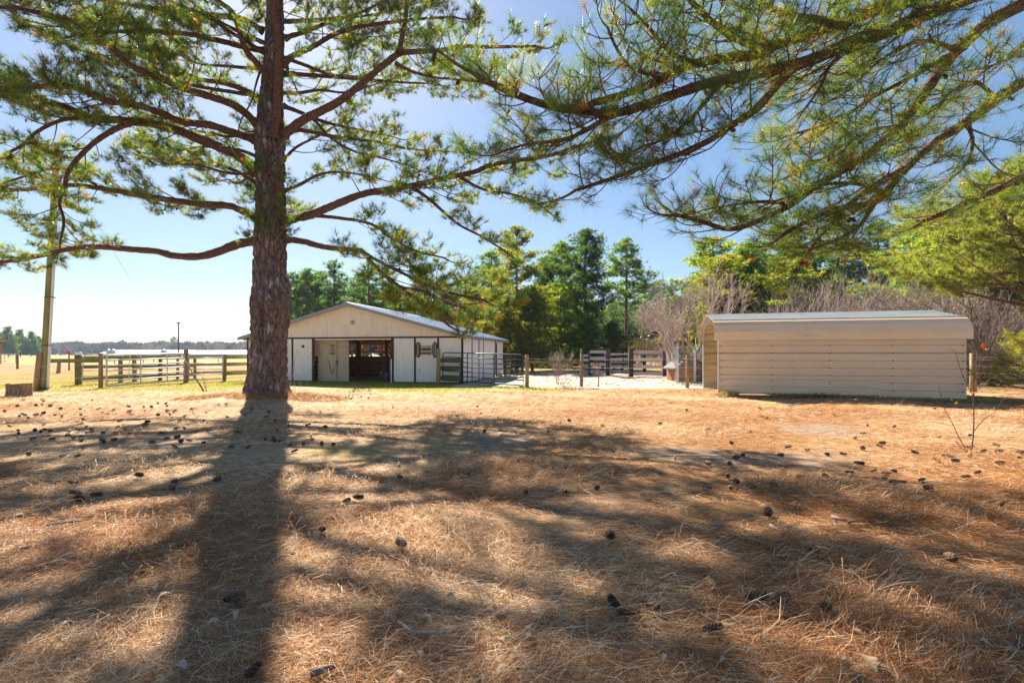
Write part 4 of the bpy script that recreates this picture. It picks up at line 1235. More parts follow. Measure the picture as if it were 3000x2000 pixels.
EXTRA = [(6.2, 1.9, 3.6), (7.2, 2.5, 4.0), (8.4, 2.8, 4.4), (9.2, 2.1, 4.6), (9.6, .2, 3.6), (10.4, 2.9, 4.4), (10.8, .6, 4.2),
         (11.2, 1.8, 4.4), (9.4, 3.5, 4.8), (11.0, 3.6, 4.6), (11.8, .2, 4.6), (7.0, 3.3, 3.4), (10.6, 4.1, 3.8), (11.4, -1.0, 3.8)]
for i, (z, ang, L) in enumerate(EXTRA):
    xc = np.interp(z, zz, (xl + xr) / 2)
    d = np.array((math.cos(ang), math.sin(ang), rx.uniform(-.05, .25)))
    u = np.linspace(0, 1, 6)[:, None]
    pl = np.array((xc, TD, z)) + d * L * u + UP * L * (.16 * u ** 2 - .10 * u) + rx.normal(0, .09, (6, 3)) * u
    limb_mesh('limb', pl, .035 + .009 * L, .014, M['limb'], big, TO, 500 + i, 8)
    cr.grow(catmull(pl, 4), .06, .018, .3, .26, 1.9, .20, 1.8)
# crown above the frame and limbs behind / towards the viewer
r = np.random.default_rng(5)
ti = np.interp
upper = Crown(22)
for k in range(24):
    z = 12.8 + 7.2 * (k / 24) ** .9
    ang = k * 2.4 + r.uniform(-.3, .3)
    L = max(1.0, 6.6 * (1 - ((z - 7.5) / 14.5)) ** .75 * r.uniform(.75, 1.1))
    xc = ti(z, zz, (xl + xr) / 2)
    d = np.array((math.cos(ang), math.sin(ang), r.uniform(.05, .4)))
    if z < 12.5 and math.sin(ang) < -.25 and abs(math.cos(ang)) < .8: continue
    u = np.linspace(0, 1, 5)[:, None]
    pl = np.array((xc, TD, z)) + d * L * u + UP * L * (.18 * u ** 2 - .05 * u) + r.normal(0, .06, (5, 3)) * u
    r0 = .045 + .013 * L
    limb_mesh('limb', pl, r0, .02, M['limb'], big, TO, 100 + k, 8)
    upper.grow(catmull(pl, 4), r0, .02, .3, .5, 1.5, .2, 1.4)
link('branchlets', cr.tw.mesh('branchlets', TO), M['twig'], big, 'stuff')
link('branchlets', upper.tw.mesh('branchlets', TO), M['twig'], big, 'stuff')
for px, py in ((758, 140), (765, 150), (756, 500), (762, 515), (756, 560), (752, 600), (760, 640), (770, 660), (800, 650), (825, 640), (836, 600), (834, 560), (833, 660), (836, 690), (760, 690), (790, 500), (832, 300), (760, 320), (790, 690), (815, 520), (775, 590), (810, 610), (835, 250), (770, 230)):
    q = np.array(P(px, py, 14.55)); 
    for k in range(3): cr.twig_fan(q, nrm(np.array(((px - 795) / 45 + cr.rng.normal(0, .4), -.9, .25 + cr.rng.normal(0, .3)))), .35, .008, .19, 1.6)
print('TUFTS', len(cr.tp), len(upper.tp))
cr.needles('crown', 24, .0088, M['needle'], big, PAL, TO)
upper.needles('crown', 11, .010, M['needle'], big, PAL, TO)

# pine cone mesh: overlapping wedge scales on an egg-shaped core
def cone_mesh(name, L=.10, W_=.038, n=70, seed=1, open_=.6):
    r = np.random.default_rng(seed)
    V, F, C = [], [], []
    for k in range(n):
        t = (k + .5) / n
        a = k * 2.39996
        rad = W_ * (math.sin(math.pi * (t * .86 + .10)) ** .8) * .62
        z = (t - .5) * L
        ax = np.array((math.cos(a), math.sin(a), 0)); tn = np.array((-math.sin(a), math.cos(a), 0))
        o = ax * rad * .4 + np.array((0, 0, z))
        out = nrm(ax * open_ + np.array((0, 0, .75 - .3 * t)))
        l = W_ * (.62 if .1 < t < .9 else .45); w = W_ * .30
        b = len(V)
        tip = o + out * l
        V += [o - tn * w * .4, o + tn * w * .4, tip + tn * w - out * l * .22, tip + np.array((0, 0, -.004)) , tip - tn * w - out * l * .22, o + out * l * .55 + np.array((0, 0, -.010)) - ax * .002]
        F += [(b, b + 1, b + 2), (b, b + 2, b + 3), (b, b + 3, b + 4), (b + 5, b + 2, b + 1), (b + 5, b + 3, b + 2), (b + 5, b + 4, b + 3), (b + 5, b, b + 4)]
        br = r.uniform(.8, 1.25)
        C += [(.035 * br, .020 * br, .014 * br)] * 2 + [(.16 * br, .10 * br, .068 * br), (.24 * br, .17 * br, .125 * br), (.16 * br, .10 * br, .068 * br), (.045 * br, .026 * br, .018 * br)]
    return npmesh(name, V, T=F, col=np.array(C), smooth=False)
hang = cone_mesh('hanging_cone', .085, .034, 34, 2, .45)
hang.materials.append(M['cone'])
def hang_cones(crown, parent, org, most, seed):
    r = np.random.default_rng(seed)
    pts = list(crown.cones)
    r.shuffle(pts)
    for p in pts[:most]:
        for j in range(1):
            o = bpy.data.objects.new('cone', hang)
            COL.objects.link(o); o.parent = parent
            o.location = np.asarray(p) - org + np.array((0, 0, -.04))
            o.rotation_euler = (math.pi + r.normal(0, .5), r.normal(0, .5), r.uniform(0, 6.3))
            sc = r.uniform(.8, 1.3); o.scale = (sc, sc, sc)
hang_cones(cr, big, TO, 230, 4)

# ------------------------------------------------------------------ right pine (trunk beyond the right edge)
RO = np.array((9.8, 6.8, 0.))
rt = thing('pine_tree', 'pine reaching in from the right with long sloping limbs overhead', 'tree', RO)
tz = np.linspace(-.2, 15, 40)
limb_mesh('trunk', np.stack([9.8 + .01 * tz, 6.8 + 0 * tz, tz], 1), .40, .16, M['bark'], rt, RO, 900, 20)
RL = [
 ([(3560, -420), (3200, -200), (2900, -75), (2678, 0), (2546, 34), (2460, 69), (2374, 98), (2288, 126), (2202, 161), (2144, 166), (2030, 189), (1950, 225), (1850, 270), (1740, 300)], 7.0, 4.9, .135, .035, .5, 1.0),
 ([(3560, -330), (3250, -160), (2990, -60), (2810, 0), (2718, 40), (2603, 92), (2517, 115), (2403, 166), (2316, 195), (2202, 218), (2116, 235), (2030, 258), (1915, 298), (1800, 333), (1700, 322), (1614, 312), (1525, 282), (1440, 245), (1390, 215)], 7.0, 4.6, .15, .03, .42, .9),
 ([(2316, 200), (2259, 270), (2213, 321), (2144, 367), (2075, 413), (1972, 459), (1886, 488), (1800, 520), (1686, 558)], 5.6, 5.0, .058, .016, .25, .8),
 ([(3500, -250), (3250, -120), (3000, 11), (2890, 69), (2804, 149), (2747, 218), (2690, 298), (2632, 373), (2546, 448), (2460, 505), (2374, 551), (2316, 597), (2259, 631), (2144, 671), (2060, 650), (1985, 630)], 7.0, 6.0, .13, .025, .55, .85),
 ([(3480, 40), (3220, 150), (3000, 241), (2919, 293), (2833, 356), (2747, 413), (2690, 459), (2632, 517), (2592, 568), (2558, 597), (2480, 605), (2374, 643), (2290, 690)], 7.0, 6.3, .125, .025, .45, .85),
 ([(2644, 500), (2575, 534), (2489, 597), (2431, 660), (2374, 729), (2345, 775)], 6.5, 6.2, .05, .014, .3, .8),
 ([(2776, 166), (2661, 230), (2546, 293), (2460, 350), (2374, 379), (2300, 400)], 6.5, 5.9, .035, .012, .15, .8),
 ([(3460, 350), (3200, 440), (3000, 516), (2919, 557), (2833, 591), (2776, 620), (2700, 650)], 7.1, 7.0, .11, .03, .35, .9),
 ([(2250, 150), (2150, 110), (2080, 60), (2020, 0), (1960, -60)], 5.6, 4.9, .05, .02, .2, .9),
 ([(2460, 69), (2300, 40), (2200, -10), (2100, -60)], 5.9, 5.2, .05, .02, .1, .9),
 ([(2517, 115), (2440, 180), (2400, 260), (2350, 330)], 5.9, 5.6, .03, .012, .2, .7),
 ([(1800, 333), (1720, 380), (1650, 410), (1560, 420), (1480, 440)], 4.95, 4.7, .03, .012, .1, .7),
 ([(2030, 189), (1960, 150), (1900, 80), (1840, 20)], 5.1, 4.8, .03, .012, .1, .7),
 ([(2116, 235), (2040, 330), (1960, 400), (1880, 430)], 5.3, 5.0, .03, .012, .15, .7),
 ([(1950, 225), (1850, 200), (1800, 130), (1780, 80)], 5.0, 4.8, .025, .012, .2, .6),
]
RL += [([(2632, 373), (2560, 380), (2480, 420), (2400, 470), (2330, 500)], 6.4, 6.2, .03, .012, .1, .8),
 ([(2804, 149), (2720, 120), (2640, 140), (2560, 190)], 6.4, 6.0, .03, .012, .15, .8),
 ([(2919, 293), (2860, 240), (2800, 260), (2740, 330)], 6.8, 6.5, .03, .012, .15, .8),
 ([(2833, 356), (2850, 420), (2830, 480), (2780, 530)], 6.6, 6.7, .03, .012, .15, .8),
 ([(2592, 568), (2520, 540), (2420, 540), (2330, 570), (2240, 600)], 6.35, 6.0, .03, .012, .1, .8),
 ([(2558, 597), (2520, 660), (2460, 700), (2400, 720)], 6.3, 6.4, .03, .012, .1, .8),
 ([(3000, 130), (2940, 180), (2880, 200), (2820, 210)], 6.9, 6.9, .03, .012, .1, .8),
 ([(2316, 597), (2240, 590), (2150, 600), (2060, 615)], 6.2, 6.0, .025, .01, .1, .7)]
rc = Crown(31)
for i, (pix, d0, d1, r0, r1, st, sl_) in enumerate(RL):
    tr_ = traced(pix, d0, d1)
    if d0 >= 7.0: tr_ = np.vstack([[9.8 + .01 * tr_[0][2], 6.8, tr_[0][2] + .1], tr_[1:]])
    limb_mesh('limb', tr_, r0, r1, M['limb'], rt, RO, 300 + i)
    rc.grow(catmull(tr_, 5), r0, r1, st, .105, sl_ * 1.3, .19, 1.4)
r = np.random.default_rng(15)
for k in range(16):
    z = 4.5 + 10 * k / 16; ang = k * 2.4
    L = 5 * (1 - (z - 4) / 14) * r.uniform(.7, 1.1)
    dd = np.array((math.cos(ang), math.sin(ang), .2))
    if dd[0] < -.3 and z < 9: continue
    u = np.linspace(0, 1, 5)[:, None]
    pl = np.array((9.8, 6.8, z)) + dd * L * u
    limb_mesh('limb', pl, .09, .02, M['limb'], rt, RO, 340 + k, 8)
    rc.grow(catmull(pl, 4), .09, .02, .3, .5, 1.4, .19, .7)
link('branchlets', rc.tw.mesh('branchlets', RO), M['twig'], rt, 'stuff')
print('TUFTS', len(rc.tp))
rc.needles('crown', 36, .0032, M['needle'], rt, PAL, RO)
hang_cones(rc, rt, RO, 40, 6)
for px, py, d in ((2352, 770, 6.15),):
    q = np.array(P(px, py, d))
    k = 22
    rr = np.random.default_rng(px)
    nm = needles_mesh('dead_needle_clump', q + rr.normal(0, .022, (k, 3)), nrm(rr.normal(size=(k, 3)) - UP * .6), 14, .085, .004, np.full((k, 3), (.13, .06, .035)), rr, 5, 80, .05, RO)
    link('dead_needle_clump', nm, M['needle'], rt)

# ------------------------------------------------------------------ background pines
def bg_pine(name, seed, H, base, Rad, dens, pal, spread=.25, elev=(.0, .5), nl=44, tl_=.34, shape=1.0, bend=.3):
    """returns (trunk mesh with limbs, crown mesh)"""
    r = np.random.default_rng(seed)
    T = Tubes()
    u = np.linspace(0, 1, 9)
    bx_, by_ = r.normal(0, bend, 2)
    tr = np.stack([bx_ * np.sin(u * 2.2), by_ * np.sin(u * 2.0), u * H], 1); tr[0, 2] = -.3
    T.add(tr, .011 * H + .03 - (.010 * H) * u, 8)
    pos, dr = [], []
    for k in range(nl):
        t = (k + .5) / nl
        z = H * (base + (1 - base) * t)
        prof = (math.sin(math.pi * min(1, (t * .80 + .20))) ** .7) * shape + (1 - t) * (1 - shape)
        L = Rad * max(.18, prof) * r.uniform(.55, 1.15)
        a = k * 2.39996 + r.normal(0, .3)
        p0 = np.array([np.interp(z, tr[:, 2], tr[:, 0]), np.interp(z, tr[:, 2], tr[:, 1]), z])
        d = np.array((math.cos(a), math.sin(a), r.uniform(*elev)))
        v = np.linspace(0, 1, 5)[:, None]
        pl = p0 + d * L * v + UP * L * (.22 * v ** 2 - .10 * v) + r.normal(0, .06 * L, (5, 3)) * v
        T.add(pl, np.linspace(.02 + .012 * L, .012, 5), 4)
        nc = int(4 + 6 * L * dens)
        for j in range(nc):
            s = r.uniform(.30, 1.0)
            i = min(int(s * 4), 3); f = s * 4 - i
            q = pl[i] * (1 - f) + pl[i + 1] * f + r.normal(0, spread * (.5 + .5 * L / Rad), 3) * np.array((1, 1, .6))
            m = int(r.integers(4, 8))
            pos += list(q + r.normal(0, .20, (m, 3)) * np.array((1, 1, .7))); dr += list(nrm(r.normal(size=(m, 3)) * .7 + nrm(d) * .3 + UP * .55))
    pos = np.array(pos); k = len(pos)
    pal = np.array(pal)
    c = pal[r.integers(0, len(pal), k)] * r.uniform(.8, 1.2, (k, 1))
    cm = needles_mesh('crown', pos, np.array(dr), 12, tl_ * .92, .042, c, r, 5, 85, .12)
    tm = T.mesh('trunk')
    tm.materials.append(M['bgbark']); cm.materials.append(M['bgneedle'])
    return tm, cm
DK = [(.034, .088, .046), (.050, .115, .046), (.080, .14, .044)]
MD = [(.07, .13, .040), (.11, .17, .042), (.17, .205, .044)]
YL = [(.13, .17, .036), (.17, .19, .042), (.09, .14, .036), (.21, .20, .055)]
PB = {
 'dark': [bg_pine('dark', 41, 16, .34, 3.0, 1.25, DK), bg_pine('dark', 42, 16, .40, 2.6, 1.15, DK + MD)],
 'airy': [bg_pine('airy', 43, 16, .48, 2.5, .75, MD + DK, .22, nl=34), bg_pine('airy', 44, 16, .55, 2.3, .7, DK + MD, .2, nl=30)],
 'yellow': [bg_pine('yellow', 45, 16, .25, 3.3, 1.2, YL + MD, .3), bg_pine('yellow', 46, 16, .30, 3.0, 1.1, YL, .3)],
 'bushy': [bg_pine('bushy', 47, 8, .04, 3.3, .95, YL, .38, (.0, .5), 46, .34, .35), bg_pine('bushy', 48, 8, .06, 3.0, .95, YL + MD, .38, (.0, .5), 42, .34, .35)],
 'forest': [bg_pine('forest', 49, 16, .50, 2.3, .8, DK, .25, nl=26), bg_pine('forest', 50, 16, .44, 2.6, .8, DK + MD, .25, nl=28)],
}
PB['grove'] = [bg_pine('grove', 51, 8, .05, 3.0, .95, DK, .38, (.0, .5), 44, .34, .35), bg_pine('grove', 52, 8, .07, 2.8, .95, DK + MD, .38, (.0, .5), 42, .34, .35)]
PH = {'grove': 8, 'dark': 16, 'airy': 16, 'yellow': 16, 'bushy': 8, 'forest': 16}
NAME = {'grove': 'pine_tree', 'dark': 'pine_tree', 'airy': 'pine_tree', 'yellow': 'pine_tree', 'bushy': 'young_pine', 'forest': 'pine_tree'}
def plant(kind, px, ytop, d, label, group=None, wide=1.0, i=None):
    b = G(px, d)
    h = CAM_H + (HOR - ytop) * d / F_PX
    tm, cm = PB[kind][random.randrange(2) if i is None else i]
    t = thing(NAME[kind], label, 'tree', b, random.uniform(0, 6.28), group)
    s = h / PH[kind]
    w = s * wide * 1.32
    for nm_, me in (('trunk', tm), ('crown', cm)):
        o = bpy.data.objects.new(nm_, me); COL.objects.link(o); o.parent = t
        o.scale = (w, w, s)
    return t
MIDS = [
 ('dark', 1722, 672, 42, 'tallest dark green pine with a grey trunk beyond the board pen', 1.0, 0),
 ('airy', 1832, 703, 46, 'tall open crowned pine right of the tallest dark pine', 1.0, 0),
 ('yellow', 1512, 668, 40, 'tall yellow green pine rising right of the barn roof', .85, 0),
 ('airy', 1440, 735, 60, 'thin dark airy pine showing left of the yellow green pine', 1.0, 1),
 ('dark', 1640, 715, 50, 'dark pine close to the left side of the tallest pine', .95, 1),
 ('dark', 1592, 760, 52, 'dark pine filling the gap right of the yellow green pine', .9, 0),
 ('yellow', 1400, 845, 46, 'yellow green pine leaning over the barn roof end', 1.1, 1),
 ('bushy', 1470, 880, 36, 'low bushy yellow pine just right of the barn eave', 1.0, 0),
 ('bushy', 1560, 845, 39, 'bushy yellow green pine behind the bare bush', 1.0, 0),
 ('bushy', 1640, 850, 41, 'bushy green pine behind the pale rail', 1.0, 1),
 ('grove', 1710, 925, 40, 'low dark bushy pine at the foot of the tallest pine', 1.1, 1),
 ('grove', 1800, 945, 41, 'low bushy pine left of the bare tree', 1.2, 1),
 ('yellow', 2085, 700, 40, 'broad yellow green pine above the left end of the metal shed', 1.15, 0),
 ('yellow', 2190, 715, 36, 'broad green pine rising over the metal shed roof', 1.1, 1),
 ('dark', 2290, 665, 43, 'dark pine behind the middle of the metal shed', 1.0, 0),
 ('dark', 2345, 715, 40, 'dark pine right of the broad pines over the shed', 1.0, 1),
 ('bushy', 2235, 815, 29, 'bushy young pine just behind the metal shed roof', 1.2, 0),
 ('bushy', 2125, 760, 31, 'tall bushy bright pine over the left end of the shed roof', .95, 0),
 ('grove', 2205, 735, 33, 'tall full green pine standing above the left third of the shed', .95, 1),
 ('bushy', 2300, 775, 31, 'full bushy pine above the left middle of the shed roof', .95, 1),
 ('bushy', 2870, 720, 27, 'full yellow green pine behind the bushy right edge pine', .95, 0),
 ('airy', 2450, 645, 55, 'tall airy pine with a straight trunk over the shed', 1.1, 0),
 ('airy', 2560, 650, 52, 'tall airy pine second from the right over the shed', 1.1, 1),
 ('yellow', 2670, 650, 45, 'yellow pine behind the grey thicket right of centre shed', 1.1, 0),
 ('yellow', 2800, 610, 38, 'tall yellow green pine behind the right end of the shed', 1.1, 1),
 ('yellow', 2930, 560, 34, 'tall yellow pine near the right edge behind the thicket', 1.1, 0),
 ('dark', 2735, 680, 52, 'dark pine between the yellow pines behind the shed', 1.0, 0),
]
for kind, px, yt, d, lab, wd, i in MIDS: plant(kind, px, yt, d, lab, None, wd, i)
BACK = [(862, 800, 60), (905, 790, 62), (938, 798, 64), (985, 765, 58), (1030, 825, 70), (1075, 770, 58), (1120, 790, 60), (1165, 838, 64), (1240, 800, 66), (1300, 835, 68), (1340, 820, 70), (1392, 838, 72)]
for px, yt, d in BACK: plant(random.choice(['dark', 'forest', 'airy']), px, yt, d, 'tall dark pine in the row behind the barn roof', 'pines in the row behind the barn', random.uniform(.85, 1.1))
rf = np.random.default_rng(77)
for k in range(75):
    d = rf.uniform(56, 105); px = rf.uniform(1330, 3150) if k < 60 else rf.uniform(840, 1400)
    plant('forest', px, rf.uniform(800, 900) if px < 2100 else rf.uniform(740, 860), d, 'slender pine standing deep in the dark wood behind the paddock', 'pines deep in the wood', rf.uniform(.8, 1.1))
# big bushy pine right and yellow sapling: near enough for real needle tufts
def near_pine(label, px, d, H, Rad, base, seed, pal, nl, tl_, nn, width, dens=1.0, step=.3, name='pine_tree'):
    o = np.array(G(px, d)); t = thing(name, label, 'tree', o)
    r = np.random.default_rng(seed)
    z = np.linspace(-.2, H, 16)
    limb_mesh('trunk', np.stack([o[0] + .1 * np.sin(z), o[1] + 0 * z, z], 1), .014 * H + .03, .02, M['limb'], t, o, seed, 12)
    c = Crown(seed)
    for k in range(nl):
        tt = (k + .5) / nl; zz_ = H * (base + (1 - base) * tt)
        L = Rad * (1 - tt) ** .7 * r.uniform(.7, 1.1) + .25
        a = k * 2.4
        u = np.linspace(0, 1, 5)[:, None]
        pl = np.array((o[0], o[1], zz_)) + np.array((math.cos(a), math.sin(a), r.uniform(.05, .45))) * L * u + UP * L * .15 * u ** 2
        limb_mesh('limb', pl, .012 + .010 * L, .008, M['limb'], t, o, seed + k, 7)
        c.grow(catmull(pl, 4), .03, .01, .25, step, min(1.3, .45 * L + .2), tl_, dens)
    link('branchlets', c.tw.mesh('branchlets', o), M['twig'], t, 'stuff')
    c.needles('crown', nn, width, M['needle'], t, pal, o)
near_pine('bright bushy pine filling the right edge above the wire fence', 3030, 17.5, 8.2, 5.0, .36, 61, [(.17, .21, .06), (.22, .25, .075), (.12, .17, .05), (.26, .27, .085)], 54, .24, 20, .018, 1.5, .17)
near_pine('small yellow green pine sapling at the right edge by the fence', 3040, 13.6, 1.95, .9, .12, 62, [(.20, .22, .03), (.25, .26, .035), (.14, .18, .03), (.28, .26, .04)], 24, .19, 22, .006, 1.1, .14, 'pine_sapling')

# ------------------------------------------------------------------ bare trees, thickets, bushes
def bare_tree(seed, H, stems=3, lev=4, spread=.5, r0=.09, n1=6, up=.5):
    r = np.random.default_rng(seed)
    T = Tubes()
    def br(p, d, L, rad, l):
        n = 5
        pts = [p]
        dd = d
        for i in range(n - 1):
            dd = nrm(dd + r.normal(0, .13, 3) + UP * .05 * up)
            pts.append(pts[-1] + dd * L / (n - 1))
        pts = np.array(pts)
        T.add(pts, np.linspace(rad, max(rad * .5, .005), n), 6 if l == 0 else 4 if l < 2 else 3)
        if l >= lev: return
        k = int(r.integers(n1 - 2, n1 + 1))
        for j in range(k):
            t = r.uniform(.3, 1.0) if j else 1.0
            i = min(int(t * (n - 1)), n - 2); f = t * (n - 1) - i
            q = pts[i] * (1 - f) + pts[i + 1] * f
            tg = nrm(pts[i + 1] - pts[i])
            nd = nrm(tg + r.normal(0, spread, 3) + UP * up * .4)
            br(q, nd, L * r.uniform(.45, .75), max(rad * .5 * r.uniform(.8, 1.1), .0055), l + 1)
    for s in range(stems):
        a = s * 2 * math.pi / stems + r.uniform(0, 1)
        d = nrm(np.array((math.cos(a) * .45, math.sin(a) * .45, 1)) if stems > 1 else np.array((r.normal(0, .05), r.normal(0, .05), 1.)))
        br(np.array((math.cos(a) * .06 * (stems > 1), math.sin(a) * .06 * (stems > 1), -.1)), d, H * .42, r0, 0)
    me = T.mesh('branches'); me.materials.append(M['bare'])
    zmax = max(v.co.z for v in me.vertices)
    me.transform(Matrix.Diagonal((1, 1, H / zmax, 1)) if False else Matrix.Scale(H / zmax, 4))
    return me
def plant_bare(me, px, d, s, label, name='bare_tree', cat='tree', group=None, rz=None):
    t = bpy.data.objects.new(name, me); COL.objects.link(t)
    t.location = G(px, d); t.scale = (s, s, s); t.rotation_euler = (0, 0, random.uniform(0, 6.28) if rz is None else rz)
    return tag(t, label, cat, group)
BT = [bare_tree(71, 6, 3, 4, .45, .085, 6), bare_tree(72, 6, 3, 4, .5, .07, 5), bare_tree(73, 6, 1, 4, .45, .10, 6)]
SH = [bare_tree(74, 4, 7, 3, .45, .03, 5, .6), bare_tree(75, 4, 6, 3, .5, .03, 6, .7), bare_tree(76, 4, 8, 3, .4, .028, 5, .9)]
plant_bare(BT[0], 2005, 24.6, 1.0, 'bare spreading tree behind the dog run left of the metal shed')
plant_bare(BT[2], 1950, 30, 1.12, 'slim bare tree left of the spreading bare tree')
plant_bare(BT[1], 2085, 27, 1.0, 'bare many stemmed tree partly behind the metal shed')
k = 0
for px in np.arange(2350, 2830, 40):
    plant_bare(SH[k % 3], px + random.uniform(-12, 12), random.uniform(24, 31), random.uniform(1.25, 1.6), 'grey leafless shrub in the thicket behind the metal shed', 'bare_shrub', 'shrub', 'leafless shrubs behind the metal shed'); k += 1
for px, d, s in ((2830, 24, 1.3), (2880, 26, 1.4), (2940, 23, 1.2), (2990, 27, 1.3), (3060, 24, 1.3), (2860, 21.5, .7), (2925, 21, .75)):
    plant_bare(SH[k % 3], px, d, s, 'brown leafless shrub beyond the wire fence at the right edge', 'bare_shrub', 'shrub', 'leafless shrubs beyond the right fence'); k += 1
plant_bare(BT[2], 2905, 20.5, .85, 'slanting bare tree over the fence at the right edge')
bsh = bare_tree(78, 2.2, 9, 4, .38, .014, 4, .8)
o = plant_bare(bsh, 1641, 20.3, .80, 'bare straggly bush growing at the sand edge under the rail', 'bare_bush', 'bush')
# sapling near the camera on the right
so_ = np.array(G(2842, 6.6)); so_[2] = float(Hgt(so_[0], so_[1]))
sp = thing('bare_sapling', 'thin leafless sapling rooted in the straw at the lower right', 'sapling', so_)
def pxl(L, d): return np.array([P(x, y, dd) for (x, y), dd in zip(L, np.linspace(d[0], d[1], len(L)))])
for L, d, r0, r1 in (([(2842, 1333), (2850, 1290), (2853, 1230), (2852, 1160), (2851, 1100)], (6.6, 6.6), .012, .007),
                     ([(2851, 1160), (2830, 1120), (2810, 1070), (2802, 1040), (2797, 1027), (2780, 1022)], (6.6, 6.5), .007, .003),
                     ([(2852, 1158), (2880, 1125), (2910, 1105), (2950, 1085), (2995, 1075)], (6.6, 6.8), .006, .002),
                     ([(2854, 1262), (2880, 1230), (2912, 1208), (2935, 1175), (2942, 1155)], (6.6, 6.5), .007, .002),
                     ([(2842, 1333), (2815, 1290), (2785, 1230), (2764, 1190), (2755, 1150), (2750, 1125)], (6.6, 6.5), .008, .003),
                     ([(2764, 1190), (2740, 1170), (2720, 1162)], (6.52, 6.5), .003, .0015),
                     ([(2842, 1330), (2800, 1305), (2765, 1322)], (6.6, 6.4), .006, .003),
                     ([(2853, 1220), (2835, 1200), (2790, 1190)], (6.6, 6.7), .003, .0015),
                     ([(2935, 1175), (2955, 1165), (2985, 1160)], (6.5, 6.5), .003, .0015)):
    pts = resample(catmull(pxl(L, d), 4), .05)[0]
    pts[0][2] = min(pts[0][2], pts[0][2])
    MB(so_).tube([tuple(q) for q in pts], list(np.linspace(r0 * .75, r1 * .8, len(pts))), 6).build('stem', M['twig'], sp, smooth=True)
m = MB(so_)
def leafpoly(c, l, w, ang, tilt=.3):
    c = Vector(c); dx = Vector((math.cos(ang), 0, math.sin(ang))); wy = Vector((-math.sin(ang) * .9, .45, math.cos(ang) * .9)).normalized()
    return [c - dx * l / 2, c - dx * l * .1 + wy * w / 2 + Vector((0, .006, 0)), c + dx * l / 2, c - dx * l * .1 - wy * w / 2 + Vector((0, .006, 0))]
def leaf_obj(c, l, w, ang, col, parent, org, name='leaf'):
    V = np.array([tuple(Vector(p) - Vector(org)) for p in leafpoly(c, l, w, ang)]); V = np.vstack([V, V + np.array((0, .0015, 0))])
    me = npmesh(name, V, Q=[(0, 1, 2, 3), (7, 6, 5, 4), (0, 4, 5, 1), (1, 5, 6, 2), (2, 6, 7, 3), (3, 7, 4, 0)], col=np.tile(col, (8, 1)), smooth=False)
    return link(name, me, M['leaf'], parent)
# hanging twig with an orange leaf in front of the thicket
ol = leaf_obj(P(2881, 1013, 7.0), .10, .055, math.radians(80), (.75, .16, .03), sp, so_); ol['label'] = 'orange leaf'
leaf_obj(P(2892, 1023, 7.0), .07, .03, math.radians(20), (.65, .55, .5), sp, so_)
leaf_obj(P(2790, 1172, 6.5), .05, .03, math.radians(-40), (.45, .45, .06), sp, so_)
leaf_obj(P(2803, 1180, 6.5), .06, .035, math.radians(60), (.50, .48, .08), sp, so_)
MB(so_).tube([tuple(P(2995, 1075, 6.8)), tuple(P(2940, 1030, 6.95)), tuple(P(2890, 1000, 7.0)), tuple(P(2882, 1003, 7.0))], .0022, 5).build('stem', M['twig'], sp)
# broken dead branch leaning by the short gate
q0 = G(598, 17.6)
db = thing('dead_branch', 'thin dead branch leaning up from the straw before the short gate', 'branch', q0)
MB(q0).tube([q0, P(575, 1110, 17.8), P(550, 1068, 18.2), P(533, 1042, 18.6)], [.03, .028, .02, .012], 6).build('stem', M['bare'], db, smooth=True)
MB(q0).tube([G(606, 17.5), P(596, 1110, 17.7), P(588, 1085, 17.9)], [.018, .012, .006], 5).build('stem', M['bare'], db, smooth=True)
# thin white twigs at the trunk's right side
tw = Tubes(); rr = np.random.default_rng(8)
q1 = G(868, 17.2)
for k in range(14):
    a = np.array(q1) + np.array((rr.normal(-.25, .2), rr.normal(0, .2), 0)); d = nrm(np.array((rr.normal(-.1, .4), rr.normal(0, .2), 1)))
    L = rr.uniform(.5, 1.6); u = np.linspace(0, 1, 5)[:, None]
    tw.add(a + d * L * u + rr.normal(0, .04, (5, 3)) * u, np.linspace(.008, .003, 5), 3)
o = link('bare_bush', tw.mesh('bare_bush', np.array(q1)), M['bare']); o.location = q1
tag(o, 'wispy leafless bush sprouting just right of the big pine trunk', 'bush')

# ------------------------------------------------------------------ far woods (one mass) and undergrowth
def wood_mass(name, px0, px1, d0, d1, top_fn, n, col, seed, w=.5, l=1.6):
    r = np.random.default_rng(seed)
    px = r.uniform(px0, px1, n); d = r.uniform(d0, d1, n)
    h = np.array([CAM_H + (HOR - top_fn(p)) * dd / F_PX for p, dd in zip(px, d)]) * r.uniform(.82, 1.05, n)
    x = (px - 1500) / F_PX * d
    z = h * np.sqrt(r.uniform(.0, 1, n))
    pos = np.stack([x, d, z], 1)
    pal = np.array(col)
    c = pal[r.integers(0, len(pal), n)] * r.uniform(.75, 1.25, (n, 1))
    me = needles_mesh(name, pos, np.tile((0, 0, 1.), (n, 1)), 4, l, w, c, r, 5, 80, .3)
    return link(name, me, M['undergrowth'], None, 'stuff')
sn1 = SN(31, .09); sn2 = SN(32, .4)
FW = [(.05, .075, .05), (.07, .075, .065), (.10, .08, .075), (.045, .065, .045)]
wood_mass('far_woods', -250, 1250, 430, 520, lambda p: 1008 - 3 * float(sn1(p, 0)) - 2.5 * float(sn2(p, 0)) - (8 if p < 320 else 0) * 0, 11000, FW, 5, 2.0, 3.8)
for i, (px, yt, d) in enumerate(((-60, 955, 190), (-15, 962, 200), (25, 958, 195), (60, 966, 205), (90, 972, 210), (112, 985, 215))):
    plant('grove', px, yt, d, 'tree in the darker clump at the far left field edge', 'trees in the far left clump', .8, 0)
plant('airy', 507, 986, 400, 'single taller pine standing above the far wood', None, 1.6)
